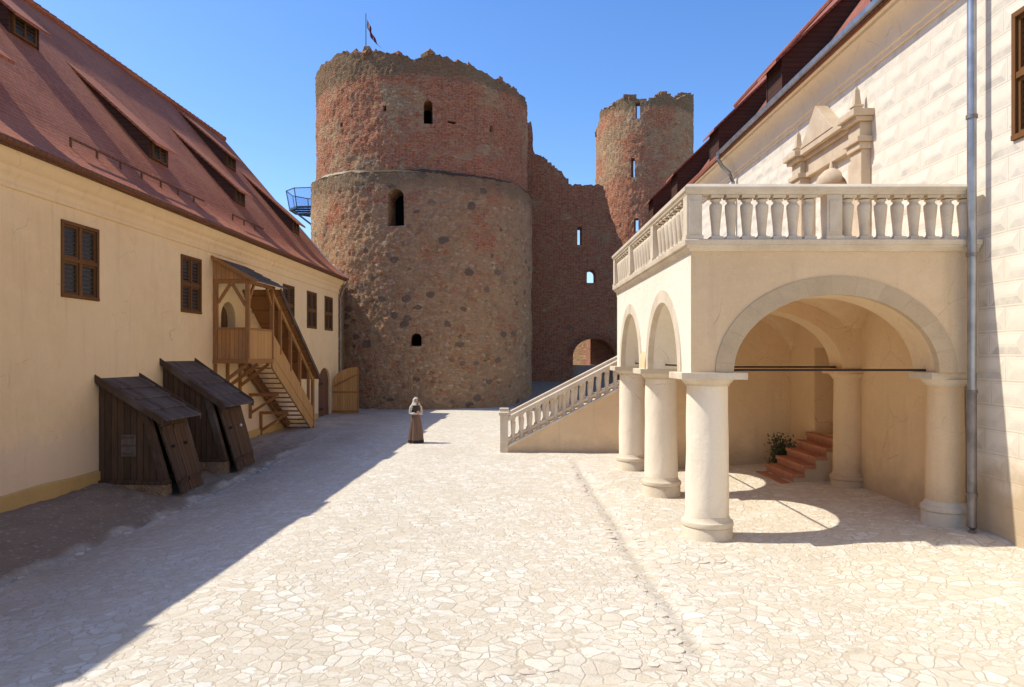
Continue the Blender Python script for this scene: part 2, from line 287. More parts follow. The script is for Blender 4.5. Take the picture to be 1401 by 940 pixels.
# ------------------------------------------------------------------ mesh builder
class MB:
    def __init__(s): s.v = []; s.f = []
    def add(s, vs, fs):
        o = len(s.v); s.v += [Vector(p) for p in vs]; s.f += [tuple(i+o for i in f) for f in fs]; return s
    def box(s, x0, x1, y0, y1, z0, z1):
        return s.add([(x0,y0,z0),(x1,y0,z0),(x1,y1,z0),(x0,y1,z0),(x0,y0,z1),(x1,y0,z1),(x1,y1,z1),(x0,y1,z1)],
                     [(0,3,2,1),(4,5,6,7),(0,1,5,4),(1,2,6,5),(2,3,7,6),(3,0,4,7)])
    def hexa(s, lo, hi):                                     # two quads -> solid
        n = len(lo)
        return s.add(list(lo)+list(hi), [tuple(reversed(range(n))), tuple(range(n, 2*n))]+[(i, (i+1) % n, (i+1) % n+n, i+n) for i in range(n)])
    def bar(s, a, b, w, h, up=(0, 0, 1)):
        a, b = Vector(a), Vector(b); d = (b-a).normalized(); u = Vector(up)
        if abs(d.dot(u)) > .98: u = Vector((1, 0, 0))
        x = d.cross(u).normalized()*w/2; z = x.cross(d).normalized()*h/2
        return s.hexa([a-x-z, a+x-z, a+x+z, a-x+z], [b-x-z, b+x-z, b+x+z, b-x+z])
    def tube(s, pts, r, n=8, cap=True):
        pts = [Vector(p) for p in pts]; rs = r if isinstance(r, list) else [r]*len(pts); o = []
        for i, p in enumerate(pts):
            d = (pts[min(i+1, len(pts)-1)]-pts[max(i-1, 0)]).normalized()
            u = Vector((0, 0, 1)) if abs(d.z) < .95 else Vector((0, 1, 0))
            x = d.cross(u).normalized(); y = x.cross(d)
            o += [p+(x*math.cos(k*2*PI/n)+y*math.sin(k*2*PI/n))*rs[i] for k in range(n)]
        f = [(i*n+k, i*n+(k+1) % n, (i+1)*n+(k+1) % n, (i+1)*n+k) for i in range(len(pts)-1) for k in range(n)]
        if cap: f += [tuple(reversed(range(n))), tuple(range((len(pts)-1)*n, len(pts)*n))]
        return s.add(o, f)
    def lathe(s, prof, c=(0, 0, 0), n=24, a0=0):
        o = []; 
        for r, z in prof: o += [(c[0]+r*math.cos(a0+k*2*PI/n), c[1]+r*math.sin(a0+k*2*PI/n), c[2]+z) for k in range(n)]
        f = [(i*n+k, i*n+(k+1) % n, (i+1)*n+(k+1) % n, (i+1)*n+k) for i in range(len(prof)-1) for k in range(n)]
        f += [tuple(reversed(range(n))), tuple(range((len(prof)-1)*n, len(prof)*n))]
        return s.add(o, f)
    def grid(s, fn, nu, nv, flip=False):
        o = [fn(i/nu, j/nv) for j in range(nv+1) for i in range(nu+1)]; w = nu+1
        f = [(j*w+i, j*w+i+1, (j+1)*w+i+1, (j+1)*w+i) for j in range(nv) for i in range(nu)]
        return s.add(o, [tuple(reversed(q)) for q in f] if flip else f)
    def sweep(s, prof, path, closed_prof=True):              # prof (offset to the left of travel, z), path xy; mitred
        P = [Vector((p[0], p[1])) for p in path]; n = len(prof); o = []
        for i, p in enumerate(P):
            ns = []
            if i > 0: d = (P[i]-P[i-1]).normalized(); ns.append(Vector((-d.y, d.x)))
            if i < len(P)-1: d = (P[i+1]-P[i]).normalized(); ns.append(Vector((-d.y, d.x)))
            m = ns[0] if len(ns) == 1 else (ns[0]+ns[1])/(1+ns[0].dot(ns[1]))
            o += [(p.x+m.x*a, p.y+m.y*a, z) for a, z in prof]
        f = [(i*n+k, i*n+(k+1) % n, (i+1)*n+(k+1) % n, (i+1)*n+k) for i in range(len(P)-1) for k in range(n if closed_prof else n-1)]
        if closed_prof: f += [tuple(reversed(range(n))), tuple(range((len(P)-1)*n, len(P)*n))]
        return s.add(o, f)
    def build(s, name, mat, parent=None, off=(0, 0, 0), smooth=False, bevel=0, uv=None, sub=0, keep=False, angle=40):
        me = bpy.data.meshes.new(name); off = Vector(off)
        me.from_pydata([tuple(p-off) for p in s.v], [], s.f)
        bm = bmesh.new(); bm.from_mesh(me)
        if not keep: bmesh.ops.recalc_face_normals(bm, faces=bm.faces)
        if bevel: bmesh.ops.bevel(bm, geom=[e for e in bm.edges if len(e.link_faces) == 2 and e.calc_face_angle(0) > .6], offset=bevel, segments=2, affect='EDGES', profile=.6)
        bm.to_mesh(me); bm.free()
        me.materials.append(mat); o = bpy.data.objects.new(name, me); COL.objects.link(o)
        if parent: o.parent = parent
        set_uv(me, uv, off)
        if smooth: shade(me, angle)
        return o
def shade(me, angle=40):
    for p in me.polygons: p.use_smooth = True
    try: me.set_sharp_from_angle(angle=R(angle))
    except Exception: pass
def set_uv(me, uv=None, off=Vector((0, 0, 0))):
    L = me.uv_layers.get('UVMap') or me.uv_layers.new(name='UVMap')
    for p in me.polygons:
        n = p.normal
        if uv is None:
            if abs(n.z) > .92: t, b = Vector((1, 0, 0)), Vector((0, 1, 0))
            else:
                t = Vector((-n.y, n.x, 0)).normalized()
                if t.x+t.y < 0: t = -t
                b = n.cross(t)
                if b.z < 0: b = -b
        for li in p.loop_indices:
            co = me.vertices[me.loops[li].vertex_index].co
            L.data[li].uv = uv(co+off, n) if uv else (co.dot(t), co.dot(b))
def cut(o, cutters, uv=None, smooth=None):
    """Boolean the MB cutters out of o, then drop the cutters."""
    tmp = []
    for c in cutters:
        t = c.build('cutter', M['dark']); t.parent = o.parent; tmp.append(t)
        md = o.modifiers.new('b', 'BOOLEAN'); md.operation = 'DIFFERENCE'; md.object = t; md.solver = 'EXACT'
    bpy.context.view_layer.update()
    dg = bpy.context.evaluated_depsgraph_get()
    me = bpy.data.meshes.new_from_object(o.evaluated_get(dg)); o.modifiers.clear(); o.data = me
    me.materials.clear(); me.materials.append(tmp and o_mat.get(o.name) or M['dark'])
    for t in tmp:
        d = t.data; bpy.data.objects.remove(t); bpy.data.meshes.remove(d)
    set_uv(me, uv)
    if smooth: shade(me, smooth)
    return o
o_mat = {}
def cutb(mb, name, mat, parent, cutters, uv=None, smooth=None):
    o = mb.build(name, mat, parent); o_mat[o.name] = mat
    return cut(o, cutters, uv, smooth)
def arch_poly(x0, x1, z0, zs, rise, n=20):
    c, a = (x0+x1)/2, (x1-x0)/2
    return [(x0, z0), (x1, z0)]+[(c+a*math.cos(PI*k/n), zs+rise*math.sin(PI*k/n)) for k in range(n+1)]
def arch_cut(axis, x0, x1, z0, zs, rise, d0, d1, n=20):
    P = arch_poly(x0, x1, z0, zs, rise, n)
    if P[1] == P[2]: P.pop(2)
    f = (lambda a, z, d: (a, d, z)) if axis == 'x' else (lambda a, z, d: (d, a, z))
    return MB().hexa([f(a, z, d0) for a, z in P], [f(a, z, d1) for a, z in P])
def arch_ring(axis, c, a_in, a_out, zs, r_in, r_out, d0, d1, n=40):
    f = (lambda a, z, d: (a, d, z)) if axis == 'x' else (lambda a, z, d: (d, a, z)); m = MB(); o = []
    for k in range(n+1):
        t = PI*k/n; cs, sn = math.cos(t), math.sin(t)
        o += [f(c+a_in*cs, zs+r_in*sn, d0), f(c+a_out*cs, zs+r_out*sn, d0), f(c+a_out*cs, zs+r_out*sn, d1), f(c+a_in*cs, zs+r_in*sn, d1)]
    fs = [(i*4+k, i*4+(k+1) % 4, i*4+4+(k+1) % 4, i*4+4+k) for i in range(n) for k in range(4)]+[(3, 2, 1, 0), (n*4, n*4+1, n*4+2, n*4+3)]
    return m.add(o, fs)
def thing(name, label, cat, loc=(0, 0, 0), rz=0, group=None):
    o = bpy.data.objects.new(name, None); COL.objects.link(o); o.location = loc; o.rotation_euler = (0, 0, rz)
    o['label'] = label; o['category'] = cat; o.empty_display_size = .3
    o['kind'] = 'thing'
    if group: o['group'] = group
    return o
def link_copy(src, parent, loc=None):
    c = src.copy(); COL.objects.link(c); c.parent = parent
    if loc is not None: c.location = loc
    return c
# ------------------------------------------------------------------ ground
SL = .0378; ARZ = -math.atan(SL); CA, SA = math.cos(ARZ), math.sin(ARZ)
OL = Vector((-11.3, 0, 0))                                  # frame of the left house: x' out of the wall, y' along it
def left_xy(X, Y):
    dx, dy = X-OL.x, Y; return dx*CA+dy*SA, -dx*SA+dy*CA
def sm(x, a, b):
    t = max(0, min(1, (x-a)/(b-a))); return t*t*(3-2*t)
def gz(X, Y):
    xp, yp = left_xy(X, Y)
    z = 0.0
    k = 1-sm(yp, 16, 34)
    if xp < 2.5: v = -.06-(.34)*sm(xp, -.2, 2.5)
    else: v = -.40*(1-sm(xp, 2.6, 7.6))
    if -1 < xp: z += v*k*1.25 if yp > -5 else 0
    if 2.35 < xp < 2.75: z -= .16*(1-abs(xp-2.55)/.2)*(1-sm(yp, 21, 27))
    z += .22*sm(X, 4.2, 7.9)*(1-sm(Y, 19, 24))               # rises to the palace wall
    g = abs(X-2.06-.11*noise.noise((Y*.4, 0, 0))); z -= .05*max(0, 1-g/.22)*sm(Y, 7.0, 8.0)*(1-sm(Y, 20, 24))
    g2 = abs(Y-(7.35-.16*(2.0-X))); z -= .07*max(0, 1-g2/.3)*(1-sm(X, 1.9, 2.3))*sm(X, -.6, .8)
    z += .06*sm(X, 2.2, 2.8)*sm(Y, 11.05+.25*sm(X, 4.5, 5.5), 11.25+.25*sm(X, 4.5, 5.5))*(1-sm(Y, 20, 21))*(1 if X < 9 else 0)-.0
    z += 1.25*sm(Y, 45, 56)*sm(X, -8, -1)
    if Y > 56: z += 1.3*sm(Y, 56, 57.5)*sm(X, 0, 4)*(1-.9*sm(Y, 57.6, 61))
    return z
def axis(pts):
    o = []
    for (a, b, n) in pts: o += [a+(b-a)*i/n for i in range(n)]
    return o+[pts[-1][1]]
def ground():
    xs = axis([(-2600, -200, 6), (-200, -30, 8), (-30, -12.5, 12), (-12.5, -7, 60), (-7, 1.6, 66), (1.6, 2.5, 20), (2.5, 9.5, 54), (9.5, 30, 14), (30, 200, 8), (200, 2600, 6)])
    ys = axis([(-2600, -200, 6), (-200, -10, 8), (-10, 5, 20), (5, 30, 210), (30, 62, 90), (62, 200, 12), (200, 2600, 6)])
    vs = []; ea = []
    for y in ys:
        for x in xs:
            n = noise.noise((x*.5, y*.5, 0))*.02+noise.noise((x*2.1, y*2.1, 3))*.012 if abs(x) < 40 and abs(y) < 70 else 0
            xp, yp = left_xy(x, y)
            e = 1-sm(xp+noise.noise((x*1.2, y*1.2, 9))*.25, 2.3, 2.6)
            e = max(e*(1-.6*sm(yp, 24, 32)), .8*sm(y, 43.5, 46), (.42+.25*noise.noise((x*.7, y*.7, 5)))*(1-sm(xp, 2.8, 6.6))*(1 if xp > 0 else 0))  # last term paints the house-side shade into the paving colour
            e = max(e, .22*max(0, 1-abs(x-2.06-.11*noise.noise((y*.4, 0, 0)))/.10)*sm(y, 7, 8)*(1-sm(y, 20, 24)))
            if e > .3 and -1 < xp < 3: n += noise.noise((x*3.7, y*3.7, 1))*.05+noise.noise((x*1.4, y*1.4, 4))*.04
            ea.append(e); vs.append((x, y, gz(x, y)+n))
    w = len(xs)
    m = MB(); m.add(vs, [(j*w+i, j*w+i+1, (j+1)*w+i+1, (j+1)*w+i) for j in range(len(ys)-1) for i in range(w-1)])
    o = m.build('ground', M['ground'], keep=True, uv=lambda p, n: (p.x, p.y))
    at = o.data.attributes.new('earth_and_shade', 'FLOAT', 'POINT')
    for i, e in enumerate(ea): at.data[i].value = e
    shade(o.data, 80); o['kind'] = 'structure'
ground()
def edging():
    rnd = random.Random(21); m = MB()
    def stone_(x, y, l, wd, ang):
        n = 9; z = gz(x, y); ca, sa = math.cos(ang), math.sin(ang); tz = rnd.uniform(-.004, .01); tl = rnd.uniform(-.08, .08)
        if rnd.random() < .5: return
        rs = [rnd.uniform(.8, 1.1) for _ in range(n)]; o = []
        for sc, h in ((1.0, -.1), (1.0, tz*.4), (.82, tz), (.4, tz+.004)):
            for k in range(n):
                a = 2*PI*k/n; u, v = math.cos(a)*l*rs[k]*sc, math.sin(a)*wd*rs[k]*sc; o.append((x+u*ca-v*sa, y+u*sa+v*ca, z+h+tl*u))
        m.add(o, [(i*n+k, i*n+(k+1) % n, (i+1)*n+(k+1) % n, (i+1)*n+k) for i in range(3) for k in range(n)]+[tuple(range(3*n, 4*n))])
    y = 7.3
    while y < 21:
        for sd in (-1, 1):
            c = 2.06+.11*noise.noise((y*.4, 0, 0))
            stone_(c+sd*rnd.uniform(.20, .26), y+rnd.uniform(-.04, .04), rnd.uniform(.07, .11), rnd.uniform(.07, .10), rnd.uniform(-.4, .4))
        y += rnd.uniform(.17, .24)
    x = 1.75
    while x > -.6:
        for sd in (-1, 1): stone_(x, 7.35-.16*(2-x)+sd*rnd.uniform(.22, .28), rnd.uniform(.08, .12), rnd.uniform(.06, .09), rnd.uniform(-.4, .4))
        x -= rnd.uniform(.19, .26)
    x = 2.6
    while x < 5.4:
        stone_(x, 11.12+.25*sm(x, 4.5, 5.5)+rnd.uniform(-.03, .03), rnd.uniform(.08, .13), rnd.uniform(.06, .09), rnd.uniform(-.3, .3)); x += rnd.uniform(.19, .28)
    yy = 5.0
    while yy < 24:
        xp = 2.72+rnd.uniform(-.04, .04); stone_(OL.x+xp*CA-yy*SA, xp*SA+yy*CA, rnd.uniform(.08, .13), rnd.uniform(.07, .12), rnd.uniform(-.5, .5)); yy += rnd.uniform(.2, .3)
    o = m.build('ground_edging', M['edging'], smooth=True, angle=50); o['kind'] = 'structure'
M['edging'] = stone('edging_stone', (.68, .60, .49), (.58, .49, .38), 5, .5)
edging()
# ------------------------------------------------------------------ roofs and dormers (s = distance in from the eave)
RP = [(0, 0), (.28, .20), (.56, .41), (.85, .66), (1.15, .95), (1.5, 1.35), (1.9, 1.85)]
TOP_, HT_ = 7.3, 8.13
def rz_(s, top=7.3, ht=8.13):
    if s >= 1.9: return 1.85+(s-1.9)*(ht-1.85)/(top-1.9)
    for (a, za), (b, zb) in zip(RP, RP[1:]):
        if s <= b: return za+(zb-za)*(s-a)/(b-a)
def roof(parent, P, y0, y1, mat, top=7.3, ht=8.13, wav=.022, back=True):
    """P(s, y, z) -> point; z measured up from the eave."""
    ss = [p[0] for p in RP]+[1.9+(top-1.9)*i/12 for i in range(1, 13)]
    ny = int((y1-y0)/.5); m = MB()
    def put(s, y, d=0):
        w = wav*noise.noise((s*.7, y*.45, 2.2))+wav*.6*noise.noise((s*1.9, y*1.3, 7))
        return P(s, y, rz_(s, top, ht)+w-d)
    for lay in (0, .16):
        m.grid(lambda u, v: put(ss[int(round(v*(len(ss)-1)))], y0+(y1-y0)*u, lay), ny, len(ss)-1)
    n1 = (ny+1)*len(ss)
    ring = list(range(ny+1))+[ (j+1)*(ny+1)-1 for j in range(1, len(ss))]+[(len(ss)-1)*(ny+1)+i for i in range(ny-1, -1, -1)]+[j*(ny+1) for j in range(len(ss)-2, 0, -1)]
    m.f += [(ring[i], ring[(i+1) % len(ring)], ring[(i+1) % len(ring)]+n1, ring[i]+n1) for i in range(len(ring))]
    o = m.build('roof', mat, parent, smooth=True, angle=35)
    if back:
        b = MB(); b.hexa([P(top, y0, ht), P(top, y1, ht), P(top, y1, ht-.2), P(top, y0, ht-.2)],
                         [P(2*top+.2, y0, -.3), P(2*top+.2, y1, -.3), P(2*top+.2, y1, -.5), P(2*top+.2, y0, -.5)])
        b.build('rear_roof', mat, parent)
    t = MB(); k = int((y1-y0)/.42)
    for i in range(k):
        a = y0+(y1-y0)*i/k; bb = y0+(y1-y0)*(i+1)/k
        t.tube([P(top, a, ht+.03), P(top, bb+.03, ht+.04)], [.13, .15], 8)
    t.build('ridge_tile', mat, o, smooth=True)
    return o
def dormer(parent, P, y0, w, s0=2.15, nose=1.85, nz=2.62, tip=4.8, top=7.3, ht=8.13, mat='tile'):
    """shed dormer: cheeks, small front with a window, long roof running into the main slope"""
    tz = rz_(tip, top, ht)+.03
    def rz2(s): return nz+(tz-nz)*(s-nose)/(tip-nose)
    N = 8; S = [s0+(tip-s0)*i/N for i in range(N+1)]
    body = MB()
    for yy in (y0, y0+w-.06):
        lo = [P(s, yy, rz_(s, top, ht)-.05) for s in S]; hi = [P(s, yy, rz2(s)-.05) for s in reversed(S)]
        lo2 = [P(s, yy+.06, rz_(s, top, ht)-.05) for s in S]; hi2 = [P(s, yy+.06, rz2(s)-.05) for s in reversed(S)]
        body.hexa(lo+hi, lo2+hi2)
    b0, b1 = rz_(s0, top, ht)-.1, rz2(s0)-.06
    body.hexa([P(s0+.02, y0+.06, b0), P(s0+.02, y0+w-.06, b0), P(s0+.02, y0+w-.06, b1), P(s0+.02, y0+.06, b1)],
              [P(s0+.1, y0+.06, b0), P(s0+.1, y0+w-.06, b0), P(s0+.1, y0+w-.06, b1), P(s0+.1, y0+.06, b1)])
    d = body.build('roof_dormer', M['cheek'], parent)
    r = MB(); e = .13; J = 6
    def g(u, v, q):
        s = nose+(tip+.15-nose)*v; y = y0-e+(w+2*e)*u
        return P(s, y, nz+(tz-nz)*(s-nose)/(tip-nose)+.02-q)
    r.grid(lambda u, v: g(u, v, 0), J, 8); n1 = len(r.v); r.grid(lambda u, v: g(u, v, .09), J, 8)
    ring = list(range(J+1))+[(j+1)*(J+1)-1 for j in range(1, 9)]+[8*(J+1)+i for i in range(J-1, -1, -1)]+[j*(J+1) for j in range(7, 0, -1)]
    r.f += [(ring[i], ring[(i+1) % len(ring)], ring[(i+1) % len(ring)]+n1, ring[i]+n1) for i in range(len(ring))]
    r.build('dormer_roof', M[mat], d)
    if mat == 'tile_dark': return d
    f = MB(); yc = y0+w/2; hw = w/2-.16; z0, z1 = b0+.2, b1-.08
    def fb(ya, yb, za, zb, sa, sb): f.hexa([P(sa, ya, za), P(sa, yb, za), P(sa, yb, zb), P(sa, ya, zb)], [P(sb, ya, za), P(sb, yb, za), P(sb, yb, zb), P(sb, ya, zb)])
    for (ya, yb, za, zb) in ((yc-hw, yc+hw, z0-.06, z0), (yc-hw, yc+hw, z1-.06, z1), (yc-hw, yc-hw+.06, z0, z1-.06), (yc+hw-.06, yc+hw, z0, z1-.06), (yc-.025, yc+.025, z0, z1-.06)): fb(ya, yb, za, zb, s0-.05, s0+.018)
    f.build('dormer_window', M['wood_win'], d)
    f = MB(); fb(yc-hw+.061, yc+hw-.061, z0+.003, z1-.063, s0-.01, s0+.012); f.build('dormer_pane', M['pane'], d)
    return d
# ------------------------------------------------------------------ windows
def window(parent, P, y0, y1, z0, z1, depth=.1, bars=(1, 1)):
    """P(out, y, z): out = distance proud of the wall. Frame, pane."""
    f = MB(); fw = .085
    def b(ya, yb, za, zb, a, c): f.hexa([P(a, ya, za), P(a, yb, za), P(a, yb, zb), P(a, ya, zb)], [P(c, ya, za), P(c, yb, za), P(c, yb, zb), P(c, ya, zb)])
    b(y0, y1, z1-fw, z1, -depth, .035); b(y0, y1, z0, z0+fw, -depth, .045)
    b(y0, y0+fw, z0+fw, z1-fw, -depth, .035); b(y1-fw, y1, z0+fw, z1-fw, -depth, .035)
    zc = z0+(z1-z0)*.5; yc = (y0+y1)/2
    b(y0+fw, y1-fw, zc-.05, zc+.05, -depth, .02)
    b(yc-.055, yc+.055, z0+fw, zc-.05, -depth, .018); b(yc-.055, yc+.055, zc+.05, z1-fw, -depth, .018)
    o = f.build('window', M['wood_win'], parent, bevel=.008)
    q = MB(); q.hexa([P(-depth-.03, y0+.02, z0+.02), P(-depth-.03, y1-.02, z0+.02), P(-depth-.03, y1-.02, z1-.02), P(-depth-.03, y0+.02, z1-.02)],
                     [P(-depth+.035, y0+.02, z0+.02), P(-depth+.035, y1-.02, z0+.02), P(-depth+.035, y1-.02, z1-.02), P(-depth+.035, y0+.02, z1-.02)])
    q.build('pane', M['pane'], o)
    # thin glazing bars
    g = MB()
    for (ya, yb, za, zb) in ((y0+fw, yc-.055, z0+fw, zc-.05), (yc+.055, y1-fw, z0+fw, zc-.05), (y0+fw, yc-.055, zc+.05, z1-fw), (yc+.055, y1-fw, zc+.05, z1-fw)):
        for (a1, a2, c1, c2) in ((ya, ya+.05, za, zb), (yb-.05, yb, za, zb), (ya+.05, yb-.05, za, za+.05), (ya+.05, yb-.05, zb-.05, zb)): 
            g.hexa([P(-depth+.036, a1, c1), P(-depth+.036, a2, c1), P(-depth+.036, a2, c2), P(-depth+.036, a1, c2)], [P(-.02, a1, c1), P(-.02, a2, c1), P(-.02, a2, c2), P(-.02, a1, c2)])
    g.build('sash', M['wood_win'], o)
    return o
# ------------------------------------------------------------------ left house
def left_house():
    t = thing('plastered_house', 'long cream plastered house with red tiled roof and dormers along the left side', 'house', OL, ARZ)
    E = 41.3; EZ = 7.74
    PW = lambda o, y, z: (o, y, z)
    PR = lambda s, y, z: (.5-s, y, EZ+z)
    wins = [(17.1, 18.58), (22.9, 24.3), (32.2, 33.7), (35.6, 37.15), (38.6, 40.1), (11.2, 12.7), (5.3, 6.8)]
    cutters = [MB().box(-.35, .2, a, b, 4.63, 6.49) for a, b in wins]
    cutters.append(arch_cut('y', 37.5, 39.7, -.6, 1.65, .95, -.45, .3))           # gateway
    cutters.append(arch_cut('y', 25.85, 27.1, 3.0, 4.62, .6, -.4, .3))            # porch door
    cutb(MB().box(-.9, 0, -8, E, -.7, EZ-.05), 'wall', M['cream'], t, cutters)
    MB().box(-13.5, -.9, -8, -7.6, -.7, EZ-.1).box(-13.5, -.9, E-.4, E-.01, -.7, EZ-.1).box(-13.9, -13.5, -8, E, -.7, EZ-.1).hexa([(-13.7, E-.4, EZ-.1), (-.1, E-.4, EZ-.1), (-6.8, E-.4, 15.2)], [(-13.7, E-.02, EZ-.1), (-.1, E-.02, EZ-.1), (-6.8, E-.02, 15.2)]).build('rear_wall', M['cream'], t)
    for a, b in ((-8, 37.3), (39.9, E+.02)):
        pl = MB()
        n = int((b-a)/.6)+1
        for i in range(n+1):
            y0 = a+(b-a)*i/n; h = .24+.05*noise.noise((y0*.7, 0, 0)); pl.v += [Vector(q) for q in ((-.02, y0, -.7), (.06, y0, -.7), (.05, y0, h-.02), (.0, y0, h+.02))]
        pl.f = [(i*4+k, i*4+(k+1) % 4, i*4+4+(k+1) % 4, i*4+4+k) for i in range(n) for k in range(4)]+[(3, 2, 1, 0), (n*4, n*4+1, n*4+2, n*4+3)]
        pl.build('plinth', M['ochre'], t)
    prof = [(0.0, 6.82), (-.05, 6.84), (-.06, 6.93), (-.04, 6.95), (-.05, 7.06), (-.10, 7.14), (-.12, 7.16), (-.12, 7.28), (-.17, 7.31), (-.27, 7.42), (-.32, 7.56), (-.33, 7.60), (-.38, 7.61), (-.38, 7.71), (.02, 7.71)]
    MB().sweep([(p[0], p[1]) for p in prof], [(0, -8), (0, E), (-2.0, E)]).build('cornice', M['cream'], t, smooth=True, angle=25)
    for a, b in wins: window(t, PW, a+.003, b-.003, 4.633, 6.487)
    rf = roof(t, PR, -8, E+.25, M['tile'])
    # dark eave board and little rafter ends
    MB().box(.36, .45, -8, E+.2, 7.56, 7.735).build('fascia', M['soffit'], t)
    raf = MB()
    y = -7.7
    while y < E: raf.box(.37, .49, y, y+.09, 7.62, 7.71); y += .85
    MB().tube([(.52, -8, 7.66), (.52, E+.2, 7.66)], .06, 8).build('gutter', M['soffit'], t, smooth=True)
    dp = MB().tube([(.5, E+.1, 7.62), (.5, E+.1, 7.45), (.34, E+.12, 7.2), (.14, E+.14, 6.8), (.09, E+.14, 6.5), (.09, E+.14, .1)], .06, 10)
    dp.build('downpipe', M['zinc_dull'], t, smooth=True)
    # pale verge flashing down the far gable edge
    vg = MB(); ss = [0, .28, .56, .85, 1.15, 1.5, 1.9, 2.6, 3.2]
    vg.tube([PR(s, E+.28, rz_(s)+.02) for s in ss], .045, 6); vg.build('verge_flashing', M['white_paint'], rf, smooth=True)
    for yn in (16.0, 24.05, 30.8, 38.2, 8.6): dormer(t, PR, yn, 1.25)
    for yn in (20.8, 35.5): dormer(t, PR, yn, 1.3, s0=4.57, nose=4.27, nz=5.47, tip=7.0)
    # snow guards
    for a, b in ((18.2, 25.6), (28.0, 31.2)):
        m = MB(); yy = a
        s = 1.0; z = rz_(s)
        m.box(.5-s-.025, .5-s+.025, a, b, EZ+z+.19, EZ+z+.24)
        while yy <= b: m.box(.5-s-.024, .5-s+.024, yy, yy+.05, EZ+z-.1, EZ+z+.24); yy += 1.1
        m.build('snow_guard', M['soffit'], t)
    MB().hexa([(-1.2, E-.02, -.6), (-.55, E-.02, -.6), (-.55, 46.2, -.6), (-1.2, 46.2, -.6)], [(-1.2, E-.02, 7.6), (-.55, E-.02, 7.6), (-.55, 46.2, 7.8), (-1.2, 46.2, 7.8)]).build('added_shade_wall', M['plinth'], t)  # unseen wall, added to shade the ground strip before the tower
    # porch door and gateway boards
    P_ = arch_poly(25.95, 27.0, 3.12, 4.6, .5); P_.pop(2)
    MB().hexa([(-.32, a, z) for a, z in P_], [(-.26, a, z) for a, z in P_]).build('door', M['wood_doors'], t)
    P_ = arch_poly(37.52, 39.68, -.2, 1.65, .93); P_.pop(2)
    d = MB().hexa([(-.3, a, z) for a, z in P_], [(-.1, a, z) for a, z in P_]).build('door', M['soffit'], t)
    MB().box(-.09, -.05, 37.6, 38.5, .35, .45).box(-.09, -.05, 37.6, 38.5, 1.7, 1.8).build('hinge', M['iron'], d)
    return t
left_house()
# gate leaf standing open at right angles to the wall
def gate_leaf():
    loc = (OL.x+CA*.06-SA*39.85, SA*.06+CA*39.85, 0)
    t = thing('gate_leaf', 'golden plank gate leaf with curved top, standing open beside the round tower', 'gate', loc, ARZ+R(3))
    pts = [(0, .06), (1.42, .06), (1.42, 2.62)]+[(1.42-1.42*math.sin(a), 1.75+.87*math.cos(a)) for a in [PI/2*k/8 for k in range(1, 9)]]
    MB().hexa([(x, 0, z) for x, z in pts], [(x, .06, z) for x, z in pts]).build('plank_panel', M['wood_gold'], t)
    MB().box(.04, 1.38, -.035, -.003, .1, .22).build('rail', M['wood_beam'], t)
    MB().box(.04, 1.38, -.035, -.003, 1.18, 1.28).build('rail', M['wood_beam'], t)
    MB().bar((.1, -.02, 1.55), (1.36, -.02, 2.2), .03, .1).build('brace', M['wood_beam'], t)
    MB().box(1.385, 1.45, -.03, .08, .06, 2.6).build('stile', M['wood_beam'], t)
gate_leaf()
